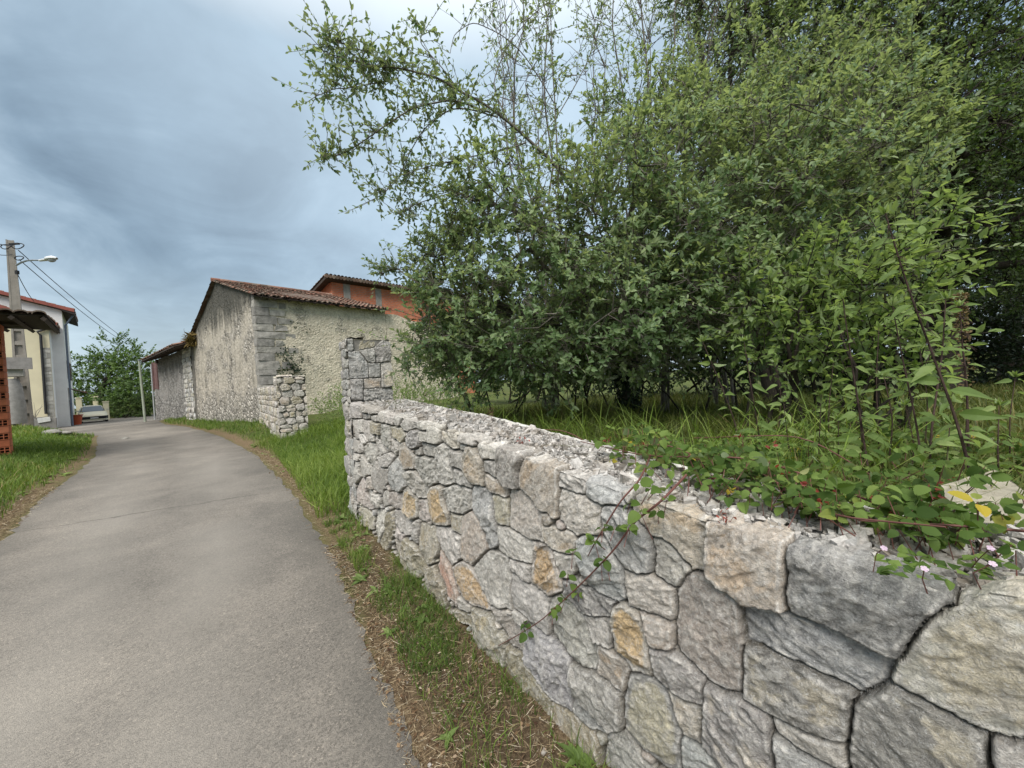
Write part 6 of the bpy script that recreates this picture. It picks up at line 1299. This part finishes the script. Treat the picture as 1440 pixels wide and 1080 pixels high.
# ---- grass
def grass(name,mt,lab,parts,seed):
    rg=np.random.default_rng(seed); b=MB()
    for P,h0,h1,w0,bend in parts:
        n=len(P)
        if n==0: continue
        cl=fbm(np.stack([P[:,0]*.8,P[:,1]*.8,P[:,0]*0],-1),seed,3); h=rg.uniform(h0,h1,n)*(.55+.9*cl); blades(b,rg,P-np.array([0,0,.01]),h,np.full(n,w0)*rg.uniform(.6,1.3,n),rg.uniform(.2,1.,n)*bend,np.clip(rg.normal(.42,.24,n)+(cl-.5)*.8,0,1))
    b.build(name,mt,kind='stuff',label=lab,cat='grass')
def verge():
    rg=np.random.default_rng(251)
    near=scatter(rg,80000,(-2.4,.9,1.0,5.),lambda x,y,u,n,dr:((n>-.75)&(n<-.02)&(u<4.2)&(u>.0)&(dr>.10))*(.30*smooth((n+.6)/.4)+.8*smooth((u-1.0)/1.2)),3.2)
    near2=scatter(rg,52000,(-1.,.8,.8,3.4),lambda x,y,u,n,dr:((n<-.04)&(dr>.12)&(u<2.4))*(.65*smooth((fbm(np.stack([x*3.6,y*3.6,x*0],-1),77,3)-.53)/.06)+.03))
    mid=scatter(rg,70000,(-8.5,-1.6,3.4,12.5),lambda x,y,u,n,dr:((n<.15)&(dr>.22)&(u>2.8)&(u<13))*smooth((dr-.15)/.5))
    barn_=scatter(rg,46000,(-19.,-6.,8.5,24.),lambda x,y,u,n,dr:((n<.1)&(dr>.3)&(u>10.5)&(u<29))*smooth((dr-.2)/.6)*(1-smooth((u-24)/3)))
    left=scatter(rg,120000,(-19.,-4.,2.5,18.5),lambda x,y,u,n,dr:((n<-2.)&(dr>.15)&(dr<5.5))*smooth((dr-.1)/.5))
    left2=scatter(rg,45000,(-36,-14,11,29),lambda x,y,u,n,dr:((n<-2.)&(dr>.15)&(dr<7))*1.)
    grass('grass',M_GRASS,'short green verge grass along both sides of the lane',[(near,.05,.17,.0042,1.),(near2,.05,.15,.004,1.1),(mid,.08,.22,.008,.9),(barn_,.10,.24,.014,.8),(left,.09,.22,.012,.8),(left2,.12,.26,.024,.8)],252)
    gate=scatter(rg,60000,(-8.5,-.5,4.2,13.),lambda x,y,u,n,dr:((n>-.35)&(n<2.6)&(u>4.15)&(u<12.5))*1.)
    grass('grass',M_GRASSB,'longer bright yellow-green grass on the slope inside the gateway',[(gate,.14,.34,.009,1.1)],253)
    o1=scatter(rg,60000,(-2.,4.6,1.2,9.),lambda x,y,u,n,dr:((n>.62+.03*np.maximum(u,0))&(n<6.5)&(u<4)&(u>-1.5))*(.9*np.exp(-np.maximum(n-.7,0)/3.)))
    o2=scatter(rg,60000,(-2.,16.,2.,14.),lambda x,y,u,n,dr:((n>2.)&(u<7))*.8)
    grass('grass',M_GRASSO,'tall olive seeding grass under the orchard trees',[(o1,.14,.34,.006,1.),(o2,.14,.34,.014,.9)],254)
    tall=scatter(rg,6000,(-1.8,3.6,1.6,5.8),lambda x,y,u,n,dr:((n>.58+.03*np.maximum(u,0))&(n<2.3)&(u<3.2)&(u>-.6))*1.,1.3)
    grass('grass',M_GRASSB,'clumps of long arching green grass just behind the wall',[(tall,.25,.62,.0075,1.35)],255)
    top=scatter(rg,9000,(-2.4,-.6,2.9,5.2),lambda x,y,u,n,dr:((n>.2)&(n<.62)&(u>2.2)&(u<3.66))*smooth((u-2.2)/.7)); u,n=ucoord(top[:,0],top[:,1]); top[:,2]=np.array([ZTOP(a) for a in u])-.04
    grass('ground_cover',M_GRASSO,'mossy brown-green growth over the far end of the wall top',[(top,.03,.10,.006,1.6)],256)
def rosettes():
    rg=np.random.default_rng(271); b=MB()
    C=np.concatenate([scatter(rg,260,(-2.4,.9,.9,5.),lambda x,y,u,n,dr:((n<-.05)&(dr>.1)&(u<4))*1.),scatter(rg,500,(-9,-1.6,3.5,12),lambda x,y,u,n,dr:((n<.1)&(n>-3)&(dr>.1)&(u>2.8))*1.),scatter(rg,700,(-13,-4,2.5,11),lambda x,y,u,n,dr:((n<-2.5)&(dr>.1)&(dr<4))*1.)])
    for p in C:
        m=rg.integers(5,12); a=rg.uniform(0,2*math.pi,m); s=rg.uniform(.5,1.5)*(1+.05*np.hypot(p[0],p[1])); e=rg.uniform(.1,.8,m)
        b.leaves(np.repeat(p[None],m,0)+np.array([0,0,.01]),np.stack([np.cos(a),np.sin(a),e],-1),np.stack([-np.cos(a)*e,-np.sin(a)*e,a*0+1],-1),rg.uniform(.03,.075,m)*s,rg.uniform(.014,.03,m)*s,rg.random(m),prof=NPROF,droop=.4)
    b.build('weeds',M_NETTLE,kind='stuff',label='small broad-leaved weeds and rosettes dotted through the verge grass',cat='weeds')
verge(); rosettes()
def litter():
    rg=np.random.default_rng(261); b=MB()
    P=np.concatenate([scatter(rg,75000,(-2.6,1.,.6,4.6),lambda x,y,u,n,dr:((n<-.01)&(dr>-.05)&(u<3.2))*np.clip(smooth((1.9-u)/1.)*.8+smooth(1-np.abs(dr-.15)/.35),0,1)),
      scatter(rg,26000,(-9,-2,3.5,11.),lambda x,y,u,n,dr:((n<-.1)&(n>-3)&(dr>-.06)&(dr<.5))*smooth(1-np.abs(dr-.15)/.35)),
      scatter(rg,20000,(-9,-4.5,3.,9.),lambda x,y,u,n,dr:((n<-3)&(dr>-.05)&(dr<.5))*smooth(1-np.abs(dr-.12)/.35))])
    n=len(P); far=np.hypot(P[:,0],P[:,1]); a=rg.uniform(0,2*math.pi,n); L=rg.uniform(.012,.05,n)*np.where(rg.random(n)<.04,2.4,1)*(1+far*.06); d=np.stack([np.cos(a),np.sin(a),rg.normal(0,.22,n)],-1)*L[:,None]
    P[:,2]+=rg.uniform(.001,.016,n); r=rg.uniform(.0004,.0011,n)*(1+far*.16); b.sticks(P-d/2,P+d/2,r,r*.6,np.repeat(rg.random(n),3))
    m,nt,out=mat('straw'); pbr(nt,out,ramp(nt,attr(nt,'tint'),[(0,(.07,.045,.028)),(.35,(.15,.10,.06)),(.65,(.28,.21,.12)),(.88,(.42,.34,.22)),(1,(.55,.49,.38))]),.9)
    b.build('litter',m,kind='stuff',label='dry straw and clipped stalks scattered along the lane edge and wall foot',cat='litter')
    b=MB(); k=rg.random(n)<.16; Q=P[k]; m_=len(Q); l=rg.uniform(.008,.024,m_)*(1+np.hypot(Q[:,0],Q[:,1])*.06); b.leaves(Q+np.array([0,0,.004]),rnd_dirs(rg,m_)*np.array([1,1,.3]),rnd_dirs(rg,m_)*.6+np.array([0,0,.8]),l,l*.6,rg.random(m_),fold=.5)
    b.build('dead_leaves',leafmat('dead_leaf',[(0,(.05,.028,.018)),(.5,(.13,.08,.045)),(.9,(.26,.18,.11)),(1,(.5,.42,.33))],None,.85,.1,.1),kind='stuff',label='small brown dead leaves mixed into the verge litter',cat='leaves')
    pos=scatter(rg,5000,(-4.,1.,.7,6.),lambda x,y,u,n,dr:((n<-.02)&(dr>-.35)&(u<5))*np.where(dr<0,.14,.3)); pos[:,2]=np.where(-sdpoly(pos[:,0],pos[:,1],ROAD)<0,.006,pos[:,2]+.004)
    chips('pebbles',pos,rg.choice([.004,.007,.011,.018],len(pos),p=[.5,.3,.15,.05]),M_CHIP,262,'small loose pebbles and grit beside the lane',.6)
litter()
# ---- left background and odds and ends
big_tree('walnut_tree','rounded mid green tree at the end of the lane behind the car',150,47.,4.2,[(at(150,530,46.5),np.array([4.2,2.8,2.6])),(at(165,500,47),np.array([3.2,2.6,2.4])),(at(190,520,46),np.array([2.8,2.4,2.6])),(at(125,520,47),np.array([2.2,2.2,1.8])),(at(185,555,45),np.array([3.2,2.2,2.0])),(at(135,555,46),np.array([4.2,2.2,1.8])),(at(205,545,45),np.array([2.2,1.8,2.]))],301,1500,12,.30,M_MEAD,.3,.55,(.5,1.1),bark=M_BARKD,keepz=.1)
hedge('roadside_bush','low dark bush under the tree at the far bend','bush',[(at(185,572,44),np.array([3.4,1.2,1.])),(at(165,573,45),np.array([3.,1.2,1.])),(at(207,570,43),np.array([2.6,1.2,1.2])),(at(125,568,47),np.array([3.5,1.2,1.4]))],302,800,10,.24,M_DARKL,(.3,.7))
hedge('thicket','tangled weedy thicket filling the gap between pillar and stub wall','bush',[(W(11.4,1.9,.95),np.array([1.3,1.1,.75])),(W(9.8,2.3,.95),np.array([1.2,1.1,.8])),(W(8.2,2.4,.95),np.array([1.1,1.,.7])),(W(12.7,2.0,.9),np.array([.9,1.,.8])),(W(7.,2.9,1.),np.array([1.,.9,.7]))],303,1900,8,.055,M_NETTLE,(.12,.3),.5,.5,.02,(0,.75))
def wall_plants():
    rg=np.random.default_rng(311); b=MB(); w=MB(); g=B(-.1,1.4,2.2); root=thing('wall_ivy','dark ivy tufts rooted in the joints beside the barn corner','ivy',g); P=[]
    for x,y,n in ((398,515,110),(392,505,60),(405,520,70),(388,492,40),(402,492,25),(412,505,30),(396,528,60),(410,530,40),(384,520,40),(380,498,30),(418,462,12),(400,455,14)):
        c=onpl(x,y,BA,BG); P.append(c+v2(BW,0)*.35+rg.normal(0,1,(n//2,3))*np.array([.11,.11,.10]))
    P=np.concatenate(P); P-=np.array([BG[0],BG[1],0])*(.05+.05*rg.random((len(P),1)))-((P[:,:2]-BA)@BG)[:,None]*0; n=len(P); b.leaves(P,rnd_dirs(rg,n)+np.array([0,0,-.2]),rnd_dirs(rg,n)*.5+v2(-BG,.3),.085,.075,rg.random(n)); b.build('leaves',M_IVY,root)
    w.sticks(P[::3],P[::3]+v2(BG,0)*.2,.006,.006); w.build('stems',M_BARKD,root)
    b=MB(); g=onpl(271,476,B(9.8,-.15,0)[:2],BW); root=thing('wall_fern','rusty brown fern tuft where barn gable meets the outbuilding eaves','fern',g); n=150; A=g+rg.normal(0,.16,(n,3)); b.leaves(A,rnd_dirs(rg,n)+np.array([0,0,-.4])+v2(-BW,0)*.6,rnd_dirs(rg,n),.32,.08,rg.random(n),droop=.5); b.build('fronds',leafmat('rusty_fern',[(0,(.07,.05,.02)),(.5,(.15,.11,.04)),(1,(.26,.19,.08))],None,.8,.2,.1),root)
wall_plants()

for _o in list(bpy.data.objects):
    for _k in ('_o','_w'):
        if _k in _o.keys(): del _o[_k]
